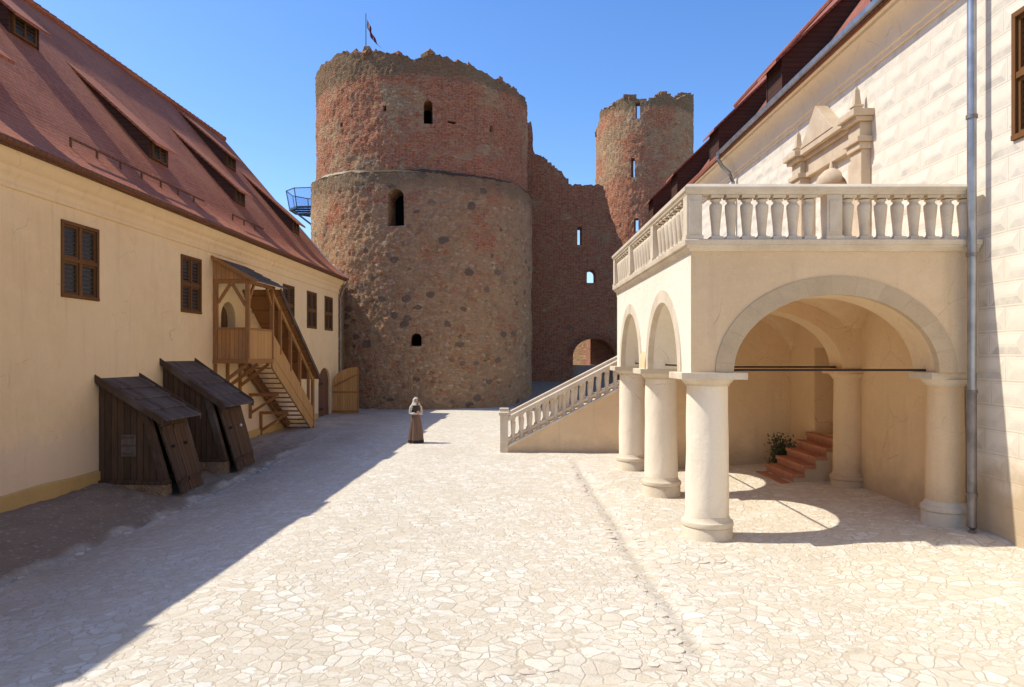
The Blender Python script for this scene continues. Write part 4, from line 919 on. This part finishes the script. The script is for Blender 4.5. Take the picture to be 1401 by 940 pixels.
# ------------------------------------------------------------------ palace (right)
def palace():
    X0, EZ, E, EX = 8.0, 10.34, 43.0, 7.43
    t = thing('palace', 'white palace wall with painted diamond blocks, deep cove cornice and red tiled roof', 'building', (X0, 12, 0))
    off = Vector((X0, 12, 0))
    def B(m): m.v = [p-off for p in m.v]; return m
    PW = lambda o, y, z: (X0-o-off.x, y-off.y, z)
    PR = lambda s, y, z: (EX+s-off.x, y-off.y, EZ+z)
    cs = [MB().box(7.7, 8.5, 9.9, 11.33, 6.6, 8.62), MB().box(7.7, 8.5, 24.0, 24.75, 5.2, 7.1), MB().box(7.5, 8.8, 17.0, 18.45, 1.2, 3.45), arch_cut('y', 16.75, 18.1, 5.0, 6.9, .7, 7.7, 8.5, 12)]
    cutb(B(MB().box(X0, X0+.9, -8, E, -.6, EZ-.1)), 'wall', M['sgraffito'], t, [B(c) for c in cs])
    B(MB().box(X0+.9, 19.9, -8, -7.5, -.6, EZ-.1).box(X0+.9, 19.9, E-.5, E-.02, -.6, EZ-.1).box(19.9, 20.3, -8, E, -.6, EZ-.1).box(X0+.91, X0+1.2, 16, 20, 0, 8)).build('rear_wall', M['cove'], t)
    window(t, PW, 9.905, 11.325, 6.605, 8.615)
    B(MB().box(8.2, 8.3, 24.0, 24.75, 5.2, 7.1)).build('door', M['dark'], t)
    P_ = arch_poly(16.75, 18.1, 5.0, 6.9, .68); P_.pop(2)
    B(MB().hexa([(8.3, a, z) for a, z in P_], [(8.4, a, z) for a, z in P_])).build('balcony_door', M['wood_doors'], t)
    # cove cornice: path runs away from camera so that left of travel = courtyard side
    prof = [(0, 9.53), (.05, 9.53), (.06, 9.62), (.10, 9.64), (.11, 9.70), (.13, 9.82), (.19, 9.96), (.28, 10.06), (.38, 10.11), (.40, 10.17), (.46, 10.19), (.48, 10.27), (-.02, 10.27)]
    B(MB().sweep(prof, [(X0, -8), (X0, E)])).build('cornice', M['cove'], t, smooth=True, angle=25)
    rf = roof(t, PR, -8, E, M['tile_dark'], 6.3, 7.9)
    B(MB().box(EX+.05, EX+.12, -8, E, 10.20, 10.33)).build('fascia', M['soffit'], t)
    g = MB(); pp = [(.0, .0), (.14, .0), (.15, .10), (.13, .10), (.12, .02), (.02, .02), (.02, .09), (.0, .09)]
    B(g.sweep([(a, 10.24+b) for a, b in pp], [(EX+.04, -8), (EX+.04, 25.1)])).build('gutter', M['zinc'], t)
    for yn in (14.9, 21.4, 27.8, 34.6, 40.3, 8.4): dormer(t, PR, yn, 1.3, s0=.78, nose=.55, nz=1.66, tip=4.5, top=6.3, ht=7.9, mat='tile_dark')
    # downpipes
    d = MB().tube([(7.36, 25.0, 10.24), (7.36, 25.0, 10.08), (7.5, 25.0, 9.85), (7.76, 25.0, 9.6), (7.88, 25.0, 9.3), (7.88, 25.0, 5.2)], .065, 10)
    B(d).build('downpipe', M['zinc'], t, smooth=True)
    p = MB().tube([(7.75, 11.95, 10.2), (7.75, 11.95, 2.62)], .07, 14)
    dp = B(p).build('downpipe', M['zinc'], t, smooth=True)
    p = MB().tube([(7.75, 11.95, 2.62), (7.75, 11.95, .36), (7.73, 11.9, .26), (7.66, 11.78, .2)], .074, 14)
    B(p).build('drain_spout', M['zinc_dull'], dp, smooth=True)
    for z in (7.2, 4.9, 2.62, .9): B(MB().lathe([(.088, -.03), (.088, .03)], (7.75, 11.95, z), 14)).build('pipe_collar', M['zinc_dull'], dp, smooth=True)
    # carved portal round the balcony door
    def BB(y0, y1, z0, z1, o0, o1): return MB().box(X0-o1, X0-o0, y0, y1, z0, z1)
    pil = []; U = .42
    YA, YB = 15.75, 18.95
    for y in (YA, YB):
        po = MB()
        po.box(X0-.22, X0+.0, y, y+.5, 5.2, 7.35+U)
        po.box(X0-.28, X0+.0, y-.05, y+.55, 7.353+U, 7.5+U); po.box(X0-.34, X0, y-.09, y+.59, 7.503+U, 7.62+U); po.box(X0-.26, X0, y-.02, y+.52, 7.623+U, 7.95+U)
        po.box(X0-.38, X0, y-.1, y+.6, 7.953+U, 8.05+U); po.box(X0-.46, X0, y-.16, y+.66, 8.053+U, 8.2+U)
        pil.append(B(po))
    e = MB(); e.box(X0-.14, X0, YA+.502, YB-.002, 7.50+U, 7.62+U); e.box(X0-.2, X0, YA+.61, YB-.11, 7.953+U, 8.05+U); e.box(X0-.32, X0, YA+.67, YB-.17, 8.053+U, 8.2+U)
    e.box(X0-.12, X0, YA+.53, YB-.03, 7.623+U, 7.95+U)
    portal = B(e).build('portal', M['carved'], t, bevel=.012)
    for po in pil: po.build('pilaster', M['carved'], portal, bevel=.015)
    zt = 8.203+U
    pe = MB().hexa([(X0-.02, 16.9, zt), (X0-.02, 18.75, zt), (X0-.02, 17.82, zt+.82)], [(X0-.34, 16.9, zt), (X0-.34, 18.75, zt), (X0-.34, 17.82, zt+.82)])
    B(pe).build('pediment', M['carved'], portal, bevel=.01)
    for y in (YA+.25, YB+.25):
        ob = MB(); q = lambda h, a, b: [(X0-.2-a, y-b, h), (X0-.2+a, y-b, h), (X0-.2+a, y+b, h), (X0-.2-a, y+b, h)]
        ob.hexa(q(zt, .1, .1), q(zt+.14, .09, .09)); ob.hexa(q(zt+.142, .12, .12), q(zt+.18, .11, .11)); ob.hexa(q(zt+.182, .075, .075), q(zt+.52, .045, .045)); ob.hexa(q(zt+.521, .045, .045), q(zt+.6, .015, .015))
        B(ob).build('obelisk', M['carved'], portal)
    B(MB().lathe([(.34, 0), (.36, .08), (.30, .22), (.18, .34), (.06, .40), (.03, .56), (0.01, .58)], (X0-.12, 17.4, 6.95+U), 18)).build('carved_cap', M['carved'], portal, smooth=True)
    for a in (YA+.502, YB-.349): B(MB().box(X0-.1, X0, a, a+.347, 5.2, 7.2+U)).build('door_jamb', M['carved'], portal)
palace()
# ------------------------------------------------------------------ loggia
LX0, LY0, LY1, ZS = 3.12, 12.15, 20.3, 2.93
COLS = [(3.5, 12.55), (3.5, 16.3), (3.5, 20.05)]
BAL = [(.118, 0), (.118, .055), (.085, .058), (.072, .085), (.066, .11), (.07, .15), (.082, .30), (.097, .45), (.106, .56), (.103, .595), (.072, .625), (.066, .645), (.075, .66), (.098, .675), (.088, .69), (.118, .692), (.118, .75)]
def baluster_mesh():
    m = MB(); sq = lambda r: r
    m.box(-.105, .105, -.105, .105, 0, .05); m.lathe(BAL[2:-2], (0, 0, -.006), 14); m.box(-.108, .108, -.108, .108, .70, .75)
    return m
def column(parent, x, y, zb, r=.37, zt=ZS, wide=.56, mats=('column', 'stone')):
    m = MB(); N = 40; n = 14
    for j in range(n+1):
        z = zb+.48+(zt-.235-zb-.48)*j/n; rr = r-.02*(j/n)**1.5
        for i in range(N):
            a = 2*PI*i/N; q = rr+.012*noise.noise((x*3+math.cos(a)*2.2, y+math.sin(a)*2.2, z*1.6))
            m.v.append(Vector((x+q*math.cos(a), y+q*math.sin(a), z)))
    m.f = [(j*N+i, j*N+(i+1) % N, (j+1)*N+(i+1) % N, (j+1)*N+i) for j in range(n) for i in range(N)]
    c = m.build('column', M[mats[0]], parent, smooth=True)
    MB().lathe([(r+.062, zb-.5), (r+.062, zb+.29), (r+.055, zb+.30)], (x, y, 0), 40).build('base_drum', M[mats[1]], c, smooth=True)
    MB().lathe([(r+.05, zb+.301), (r+.072, zb+.31), (r+.08, zb+.345), (r+.07, zb+.39), (r+.035, zb+.41), (r+.015, zb+.45), (r-.002, zb+.49)], (x, y, 0), 40).build('base_ring', M[mats[1]], c, smooth=True)
    MB().lathe([(r-.03, zt-.24), (r+.012, zt-.235), (r+.015, zt-.20), (r+.03, zt-.19), (r+.09, zt-.12)], (x, y, 0), 40).build('capital', M[mats[1]], c, smooth=True)
    MB().box(x-wide, x+wide, y-wide+.08, y+wide-.08, zt-.118, zt).build('abacus', M[mats[1]], c, bevel=.012)
    return c
def loggia():
    off = Vector((5.5, 16, 0))
    t = thing('loggia', 'cream plastered arcaded loggia with stone columns and a balustraded balcony', 'loggia', off)
    class _P: pass
    root = t
    def B(m): m.v = [p-off for p in m.v]; return m
    TOP = 5.02
    ac, ah, ar = 5.58, 1.75, 1.33
    # walls with arches
    cutb(B(MB().box(LX0, 7.999, LY0, LY0+.8, ZS, TOP)), 'front_wall', M['loggia'], t, [B(arch_cut('x', ac-ah, ac+ah, ZS-1, ZS, ar, LY0-1, LY0+2, 60))])
    sa = [(14.42, 1.38), (18.17, 1.36)]
    cutb(B(MB().box(LX0-.004, LX0+.78, LY0+.802, LY1, ZS, TOP).box(LX0-.004, LX0-.001, LY0+.004, LY0+.8015, ZS, TOP)), 'side_wall', M['loggia_side'], t, [B(arch_cut('y', c-h, c+h, ZS-1, ZS, 1.36, LX0-1, LX0+2, 50)) for c, h in sa])
    # archivolts
    B(arch_ring('x', ac, ah-.008, ah+.30, ZS+.003, ar-.008, ar+.30, LY0-.022, LY0+.12, 60)).build('archivolt', M['stone2'], t, smooth=True, angle=30, uv=lambda p, n: (math.atan2(p.z+0-ZS, p.x-(ac-off.x))/PI*11+.3, p.y))
    for c, h in sa: B(arch_ring('y', c, h-.008, h+.24, ZS+.003, 1.352, 1.60, LX0-.026, LX0+.1, 50)).build('archivolt', M['stone'], t, smooth=True, angle=30)
    # back wall, lining of the palace wall
    B(MB().box(LX0+.1, 7.999, 19.95, 20.28, -.4, TOP-.1)).build('back_wall', M['vault'], t)
    cutb(B(MB().box(7.9, 7.998, LY0+.802, 19.948, -.4, TOP-.12)), 'lining', M['vault'], t, [B(MB().box(7.5, 8.6, 17.0, 18.45, 1.2, 3.45))])
    ni = MB().box(8.66, 8.74, 16.9, 18.6, 1.1, 3.6).box(7.906, 8.655, 17.003, 17.03, 1.21, 3.42).box(7.906, 8.655, 18.42, 18.447, 1.21, 3.42).box(7.906, 8.655, 17.003, 18.447, 3.422, 3.447).box(7.906, 8.655, 17.003, 18.447, 1.203, 1.208)
    B(ni).build('niche', M['vault'], t)
    # groin vaults
    v = MB(); RS = 1.56
    for y0, y1 in ((LY0+.5, 16.3), (16.3, 19.95)):
        x0, x1 = 3.5, 7.99; n = 44
        def g(u, w):
            a = 2*u-1; b = 2*w-1
            h = RS*max(math.sqrt(max(0, 1-a*a)), math.sqrt(max(0, 1-b*b)))
            return (x0+(x1-x0)*u, y0+(y1-y0)*w, ZS+.02+h)
        v.grid(g, n, n)
    B(v).build('vault', M['vault'], t, smooth=True, angle=30)
    B(arch_ring('x', 5.66, 1.82, 2.6, ZS, 1.30, 1.9, 15.98, 16.62, 40)).build('transverse_arch', M['vault'], t, smooth=True, angle=30)
    B(MB().box(LX0+.81, 7.89, LY0+.81, LY1-.4, 4.62, TOP)).build('balcony_slab', M['loggia'], t)
    # columns
    for (x, y), zb in zip(COLS, (-.04, .0, .0)): column(t, x-off.x, y-off.y, zb)
    column(t, 7.70-off.x, 12.6-off.y, .2, .31, wide=.44, mats=('vault', 'stone')); column(t, 7.78-off.x, 16.3-off.y, .12, .34, wide=.46, mats=('vault', 'vault'))
    # tie rods at springing
    B(MB().tube([(3.5, LY0+.4, ZS+.035), (7.7, LY0+.4, ZS+.035)], .02, 8)).build('tie_rod', M['iron'], t)
    B(MB().tube([(3.5, 16.3, ZS+.035), (7.7, 16.3, ZS+.035)], .02, 8)).build('tie_rod', M['iron'], t)
    B(MB().tube([(3.5, 12.6, ZS+.09), (3.5, 20, ZS+.09)], .02, 8)).build('tie_rod', M['iron'], t)
    # cornice: travel back -> front corner -> right so left of travel is inward; use negative offsets for outward
    path = [(LX0, LY1+.0), (LX0, LY0), (7.98, LY0)]
    prof = [(.10, 4.985), (-.03, 4.985), (-.05, 5.02), (-.09, 5.05), (-.10, 5.08), (-.13, 5.085), (-.14, 5.16), (-.12, 5.18), (.45, 5.18), (.45, 5.03)]
    B(MB().sweep(prof, path)).build('cornice', M['stone'], t, smooth=True, angle=25)
    # balustrade
    bz, bh = 5.182, .75
    rail = [(-.125, bz+bh+.002), (-.135, bz+bh+.04), (-.16, bz+bh+.06), (-.165, bz+bh+.12), (-.13, bz+bh+.155), (-.10, bz+bh+.18), (.12, bz+bh+.18), (.15, bz+bh+.155), (.185, bz+bh+.12), (.18, bz+bh+.06), (.155, bz+bh+.04), (.145, bz+bh+.002)]
    rp = [(LX0+.02, LY1+.1), (LX0+.02, LY0+.02), (7.86, LY0+.02)]
    br = B(MB().sweep(rail, rp)).build('balustrade', M['stone'], t, smooth=True, angle=25)
    cx, cy = LX0+.03, LY0+.03
    piers = [(cx, cy), (5.51, cy), (cx, 15.0), (cx, 17.75), (cx, LY1-.02)]
    for i, (x, y) in enumerate(piers):
        m = MB(); h = .13; m.box(x-h, x+h, y-h, y+h, bz, bz+bh); m.box(x-h-.02, x+h+.02, y-h-.02, y+h+.02, bz, bz+.06); 
        m.box(x-.09, x+.09, y-h-.012, y-h+.01, bz+.12, bz+bh-.1)
        B(m).build('pier', M['stone'], br, bevel=.006)
    proto = baluster_mesh().build('baluster', M['stone'], br, smooth=True, angle=45); used = [False]
    def putb(x, y):
        p = Vector((x, y, bz))-off
        if not used[0]: proto.location = p; used[0] = True
        else: link_copy(proto, br, p)
    for a, b, n in ((cx+.13, 5.38, 7), (5.64, 7.9, 8)):
        for i in range(n): putb(a+(b-a)*(i+.5+.0)/n if n == 8 else a+(b-a)*(i+1)/(n+1), cy)
    ys = [cy+.13, 14.87, 15.13, 17.62, 17.88, LY1-.15]
    for a, b in ((ys[0], ys[1]), (ys[2], ys[3]), (ys[4], ys[5])):
        n = 7
        for i in range(n): putb(cx, a+(b-a)*(i+1)/(n+1))
    # inner rail return at the back end of the balcony
    B(MB().box(LX0, 7.9, LY1-.05, LY1+.1, 4.9, 5.18)).build('rear_cornice', M['stone'], t)
loggia()
# ------------------------------------------------------------------ outer staircase
def staircase():
    y0, y1, xs, sl = 23.85, 26.1, .03, .517
    off = Vector((2, 24, 0)); t = thing('stone_staircase', 'pale stone staircase with sloping balustrade rising behind the loggia', 'staircase', off)
    def B(m): m.v = [p-off for p in m.v]; return m
    xe = 7.98; zf = lambda x: .16+(x-xs)*sl
    B(MB().hexa([(xs, y0+.06, -.4), (xe, y0+.06, -.4), (xe, y0+.06, zf(xe)), (xs, y0+.06, zf(xs))], [(xs, y0+.3, -.4), (xe, y0+.3, -.4), (xe, y0+.3, zf(xe)), (xs, y0+.3, zf(xs))])).build('side_wall', M['loggia'], t)
    B(MB().hexa([(xs, y1-.3, -.4), (xe, y1-.3, -.4), (xe, y1-.3, zf(xe)), (xs, y1-.3, zf(xs))], [(xs, y1, -.4), (xe, y1, -.4), (xe, y1, zf(xe)), (xs, y1, zf(xs))])).build('side_wall', M['loggia'], t)
    n = 24
    for i in range(n):
        x = xs+.1+i*.325; z = zf(x)-.02
        B(MB().box(x, min(xe, x+.36), y0+.302, y1-.302, -.4, z)).build('step', M['stone'], t)
    for yy in (y0, y1-.36):
        c = MB().hexa([(xs, yy, zf(xs)), (xe, yy, zf(xe)), (xe, yy, zf(xe)+.1), (xs, yy, zf(xs)+.1)], [(xs, yy+.36, zf(xs)), (xe, yy+.36, zf(xe)), (xe, yy+.36, zf(xe)+.1), (xs, yy+.36, zf(xs)+.1)])
        B(c).build('coping', M['stone'], t, bevel=.01)
        h = .86
        r = MB().hexa([(xs-.05, yy+.03, zf(xs)+h), (xe, yy+.03, zf(xe)+h), (xe, yy+.03, zf(xe)+h+.16), (xs-.05, yy+.03, zf(xs)+h+.16)], [(xs-.05, yy+.33, zf(xs)+h), (xe, yy+.33, zf(xe)+h), (xe, yy+.33, zf(xe)+h+.16), (xs-.05, yy+.33, zf(xs)+h+.16)])
        rl = B(r).build('handrail', M['stone'], t, bevel=.03)
        nw = MB().box(xs-.27, xs, yy+.03, yy+.33, -.3, 1.24).box(xs-.31, xs+.02, yy-.01, yy+.37, 1.243, 1.34)
        B(nw).build('newel', M['stone'], t, bevel=.012)
        # balusters sheared with the slope
        m = MB(); q = .9
        prof = [(.09, 0), (.09, .05), (.05, .10), (.055, .18), (.08, .5), (.083, .62), (.05, .70), (.06, .73), (.085, .75), (.085, .78)]
        m.lathe(prof, (0, 0, 0), 10)
        for p in m.v: p.z += p.x*sl
        pr = m.build('baluster', M['stone'], rl, smooth=True, angle=45)
        for i in range(15 if yy > y0 else 26):
            x = xs+.17+i*.285
            if x > xe-.1: break
            loc = Vector((x, yy+.18, zf(x)+.095))-off
            if i == 0: pr.location = loc
            else: link_copy(pr, rl, loc)
staircase()
# ------------------------------------------------------------------ brick steps to the niche, and the plant beside them
def steps():
    off = Vector((7.2, 17.7, 0)); t = thing('brick_steps', 'short flight of red brick steps leading up to the niche inside the loggia', 'steps', off)
    n = 6; rise = .205; x0, run = 6.46, .26; ya, yb = 16.9, 18.62
    core = MB(); z0 = .02; prof = []
    for i in range(n):
        x = x0+i*run
        MB().box(x-off.x, x+run+.035-off.x if i < n-1 else 7.895-off.x, ya-.03-off.y, yb+.02-off.y, z0+(i+1)*rise-.085, z0+(i+1)*rise).build('tread', M['bricktread'], t, bevel=.006)
        MB().box(x+.025-off.x, x+.04-off.x, ya+.01-off.y, yb-.02-off.y, z0+i*rise, z0+(i+1)*rise-.087).build('riser', M['bricktread'], t)
        prof += [(x+.042, z0+i*rise-(.3 if i == 0 else .088)), (x+.042, z0+(i+1)*rise-.088)]
    prof += [(7.893, prof[-1][1]), (7.893, -.28)]
    core.hexa([(a, ya, b) for a, b in prof], [(a, yb-.01, b) for a, b in prof]); core.v = [p-off for p in core.v]; core.build('side_wall', M['vault'], t)
steps()
def plant():
    c = Vector((7.28, 18.95, .1)); t = thing('bushy_plant', 'dark green bushy plant growing in the corner beside the brick steps', 'plant', c)
    rnd = random.Random(4); lf = MB(); st = MB()
    for i in range(60):
        a = rnd.uniform(0, 2*PI); d = rnd.uniform(.05, .40); h = rnd.uniform(.25, .95)+(.3 if rnd.random() < .1 else 0); top = Vector((math.cos(a)*d, math.sin(a)*d*.7, h))
        st.tube([(0, 0, -.1), (top.x*.4, top.y*.4, h*.5), top], [.012, .01, .005], 5)
        for k in range(34):
            q = Vector((top.x*.4, top.y*.4, h*.45)).lerp(top, rnd.random())+Vector((rnd.gauss(0, .07), rnd.gauss(0, .07), rnd.gauss(0, .07)))
            u = Vector((rnd.uniform(-1, 1), rnd.uniform(-1, 1), rnd.uniform(-.4, .9))).normalized()*rnd.uniform(.05, .10); w = u.cross(Vector((rnd.random(), rnd.random(), 1))).normalized()*.025
            lf.add([q, q+u*.5+w, q+u, q+u*.5-w], [(0, 1, 2, 3)])
    st.build('stem', plain('stem_brown', (.07, .05, .025)), t)
    s = NT('leaf_green', .6, .3); col = s.mix(s.noise(s.world(), 9, 3), (.06, .075, .03), (.14, .15, .065)); s.done(col)
    lf.build('foliage', s.m, t, keep=True)
plant()
# ------------------------------------------------------------------ the woman in the courtyard
def skin(pts, edges, name, mat, parent, sub=2, root=0):
    me = bpy.data.meshes.new(name); me.from_pydata([p[:3] for p in pts], edges, []); o = bpy.data.objects.new(name, me); COL.objects.link(o)
    md = o.modifiers.new('s', 'SKIN'); md.use_smooth_shade = True
    L = me.skin_vertices[0].data
    for i, p in enumerate(pts): L[i].radius = (p[3], p[4] if len(p) > 4 else p[3]); L[i].use_root = i == root
    sb = o.modifiers.new('u', 'SUBSURF'); sb.levels = sub; sb.render_levels = sub
    bpy.context.view_layer.update()
    m2 = bpy.data.meshes.new_from_object(o.evaluated_get(bpy.context.evaluated_depsgraph_get())); o.modifiers.clear(); o.data = m2; bpy.data.meshes.remove(me)
    m2.name = name; m2.materials.clear(); m2.materials.append(mat); o.parent = parent
    for p in m2.polygons: p.use_smooth = True
    return o
def person():
    c = Vector(((569-694)/980*26.7, 26.7, 0)); c.z = gz(c.x, c.y)
    t = thing('person', 'woman in white headscarf, white blouse, dark bodice and long brown skirt', 'person', c, R(28))
    # local frame: faces -y; x to her left
    P = []; Ed = []
    def v(x, y, z, r, r2=None, to=None):
        P.append((x, y, z, r, r2 or r)); i = len(P)-1
        if to is not None: Ed.append((to, i))
        return i
    pel = v(0, 0, .92, .13, .11); wa = v(0, .0, 1.06, .105, .085, pel); ch = v(0, .01, 1.24, .125, .09, wa); nb = v(0, .015, 1.39, .075, .06, ch); nk = v(0, 0, 1.45, .045, .045, nb)
    h0 = v(0, -.02, 1.53, .075, .07, nk); h1 = v(0, -.015, 1.60, .078, .085, h0); v(0, -.005, 1.655, .055, .06, h1)
    for sx in (-1, 1):
        hp = v(sx*.09, 0, .86, .09, .09, pel); kn = v(sx*.095, -.01, .48, .055, .055, hp); an = v(sx*.095, .02, .09, .036, .036, kn); v(sx*.10, -.12, .04, .035, .03, an)
        sh = v(sx*.155, .01, 1.355, .055, .055, nb); el = v(sx*.205, .03, 1.09, .042, .042, sh); wr = v(sx*.07, -.20, 1.10+.03*sx, .027, .024, el)
        hd = v(sx*.015, -.235, 1.125+.03*sx, .034, .018, wr)
        for k in range(4):
            zz = 1.095+.03*sx+.02*k; l = (.05, .06, .063, .052)[k]
            f1 = v(-sx*.02, -.25-.004*k, zz, .0095, .0095, hd); v(-sx*(.02+l*.7), -.235, zz-.012, .008, .008, f1)
        th = v(sx*.02, -.245, 1.165+.03*sx, .011, .011, wr); v(-sx*.015, -.26, 1.185+.03*sx, .009, .009, th)
    sk = plain('skin', (.62, .39, .29), .55, var=.12)
    body = skin(P, Ed, 'body', sk, t)
    # face details
    MB().lathe([(0, -.018), (.012, -.012), (.013, 0), (.006, .014), (0, .02)], (0, -.098, 1.555), 8).build('nose', sk, t, smooth=True)
    dk = plain('eye_dark', (.03, .02, .015), .4)
    for sx in (-1, 1): MB().lathe([(0, -.008), (.010, 0), (0, .008)], (sx*.029, -.086, 1.583), 8).build('eye', dk, t, smooth=True)
    MB().box(-.02, .02, -.096, -.08, 1.518, 1.526).build('mouth', plain('lips', (.4, .15, .13), .5), t)
    # headscarf: hood with face opening, falling on the shoulders
    m = MB(); N = 28; K = 16
    for j in range(K+1):
        f = j/K; z = 1.705-.30*f; 
        rx = (.112*math.sin(min(1, f*2.4)*PI/2)**.7 if f < .5 else .112+.055*((f-.5)*2)**1.4)+.004; ry = rx*1.12
        gap = .0 if f < .2 else (1.7 if f < .68 else .5)
        for i in range(N+1):
            a = -PI/2+gap/2*1.0+(2*PI-gap)*i/N
            fold = .006*math.sin(a*7+f*4)*f
            m.v.append(Vector(((rx+fold)*math.cos(a), .01+(ry+fold)*math.sin(a), z)))
    w = N+1; m.f = [(j*w+i, j*w+i+1, (j+1)*w+i+1, (j+1)*w+i) for j in range(K) for i in range(N)]
    wl = plain('white_linen', (.60, .545, .46), .9, var=.2)
    m.build('headscarf', wl, t, smooth=True, keep=True)
    # blouse sleeves
    for sx in (-1, 1):
        skin([(sx*.10, .01, 1.375, .07, .07), (sx*.175, .012, 1.345, .085, .085), (sx*.195, .025, 1.22, .07, .07), (sx*.215, .03, 1.09, .066, .07), (sx*.155, -.08, 1.09, .052, .056), (sx*.085, -.18, 1.105, .04, .042)], [(i, i+1) for i in range(5)], 'sleeve', wl, t)
    # bodice
    m = MB(); K = 12; N = 32
    for j in range(K+1):
        f = j/K; z = 1.03+.36*f; rx = .135+.045*math.sin(f*PI*.8)-(.05*max(0, f-.75)*4*.5); ry = .105+.035*math.sin(f*PI*.8)-(.03*max(0, f-.75)*2)
        for i in range(N): a = 2*PI*i/N; m.v.append(Vector((rx*math.cos(a), .005+ry*math.sin(a), z)))
    m.f = [(j*N+i, j*N+(i+1) % N, (j+1)*N+(i+1) % N, (j+1)*N+i) for j in range(K) for i in range(N)]
    m.build('bodice', plain('dark_bodice', (.075, .05, .035), .85), t, smooth=True)
    # skirt with folds, dark hem
    def skirt(z0, z1, mat, name, ex=0):
        m = MB(); K = 18; N = 72
        for j in range(K+1):
            z = z1+(z0-z1)*j/K; f = (1.08-z)/1.06; r = .135+.02*min(1, f*6)+.135*f**.85+ex
            for i in range(N):
                a = 2*PI*i/N; fo = (.022*math.sin(a*11+1.3*math.sin(a*2))+.01*math.sin(a*23+2))*min(1, f*1.4)
                m.v.append(Vector(((r+fo)*math.cos(a), (r*.88+fo)*math.sin(a)+.01+.03*f*math.sin(a+1), z)))
        m.f = [(j*N+i, j*N+(i+1) % N, (j+1)*N+(i+1) % N, (j+1)*N+i) for j in range(K) for i in range(N)]
        return m.build(name, mat, t, smooth=True, angle=80)
    s = NT('brown_wool', .95, .1); s.done(s.mix(s.noise(s.map(s.coord('Object'), (6, 6, .6)), 2, 4), (.24, .15, .10), (.16, .10, .072)))
    skirt(.115, 1.08, s.m, 'skirt'); skirt(.015, .114, plain('dark_hem', (.045, .03, .03), .9), 'hem', .004)
person()
# ------------------------------------------------------------------ sky, sun, camera
SUN_EL, SUN_AZ = R(52.0), R(9.5)
sv = Vector((-math.cos(SUN_EL)*math.cos(SUN_AZ), math.cos(SUN_EL)*math.sin(SUN_AZ), math.sin(SUN_EL)))
w = bpy.data.worlds.new('World'); scene.world = w; w.use_nodes = True
nt = w.node_tree; bg = nt.nodes['Background']
sky = nt.nodes.new('ShaderNodeTexSky'); sky.sky_type = 'NISHITA'; sky.sun_disc = False
sky.sun_elevation = SUN_EL; sky.sun_rotation = math.atan2(sv.x, sv.y); sky.altitude = 100; sky.air_density = 1.0; sky.dust_density = .6; sky.ozone_density = 2.5
hs = nt.nodes.new('ShaderNodeHueSaturation'); hs.inputs['Saturation'].default_value = 1.26; hs.inputs['Hue'].default_value = .508; hs.inputs['Value'].default_value = 1.5
nt.links.new(sky.outputs[0], hs.inputs['Color']); nt.links.new(hs.outputs[0], bg.inputs[0]); bg.inputs[1].default_value = .15
sl = bpy.data.lights.new('sun', 'SUN'); sl.energy = 5.0; sl.angle = R(.53); sl.color = (1, .948, .835)
so = bpy.data.objects.new('sun', sl); COL.objects.link(so); so.rotation_euler = (-sv).to_track_quat('-Z', 'Y').to_euler(); so.location = (-20, 0, 40)
cam = bpy.data.cameras.new('camera'); co = bpy.data.objects.new('camera', cam); COL.objects.link(co)
cam.sensor_width = 36; cam.lens = 36*980/1401; cam.shift_x = (700.5-694)/1401; cam.shift_y = (488-470)/1401
co.location = (0, 0, H); co.rotation_euler = (PI/2, 0, 0); cam.clip_end = 6000; cam.clip_start = .1
scene.camera = co
scene.view_settings.view_transform = 'Standard'; scene.view_settings.look = 'None'; scene.view_settings.exposure = 0
scene.cycles.max_bounces = 8; scene.cycles.diffuse_bounces = 5
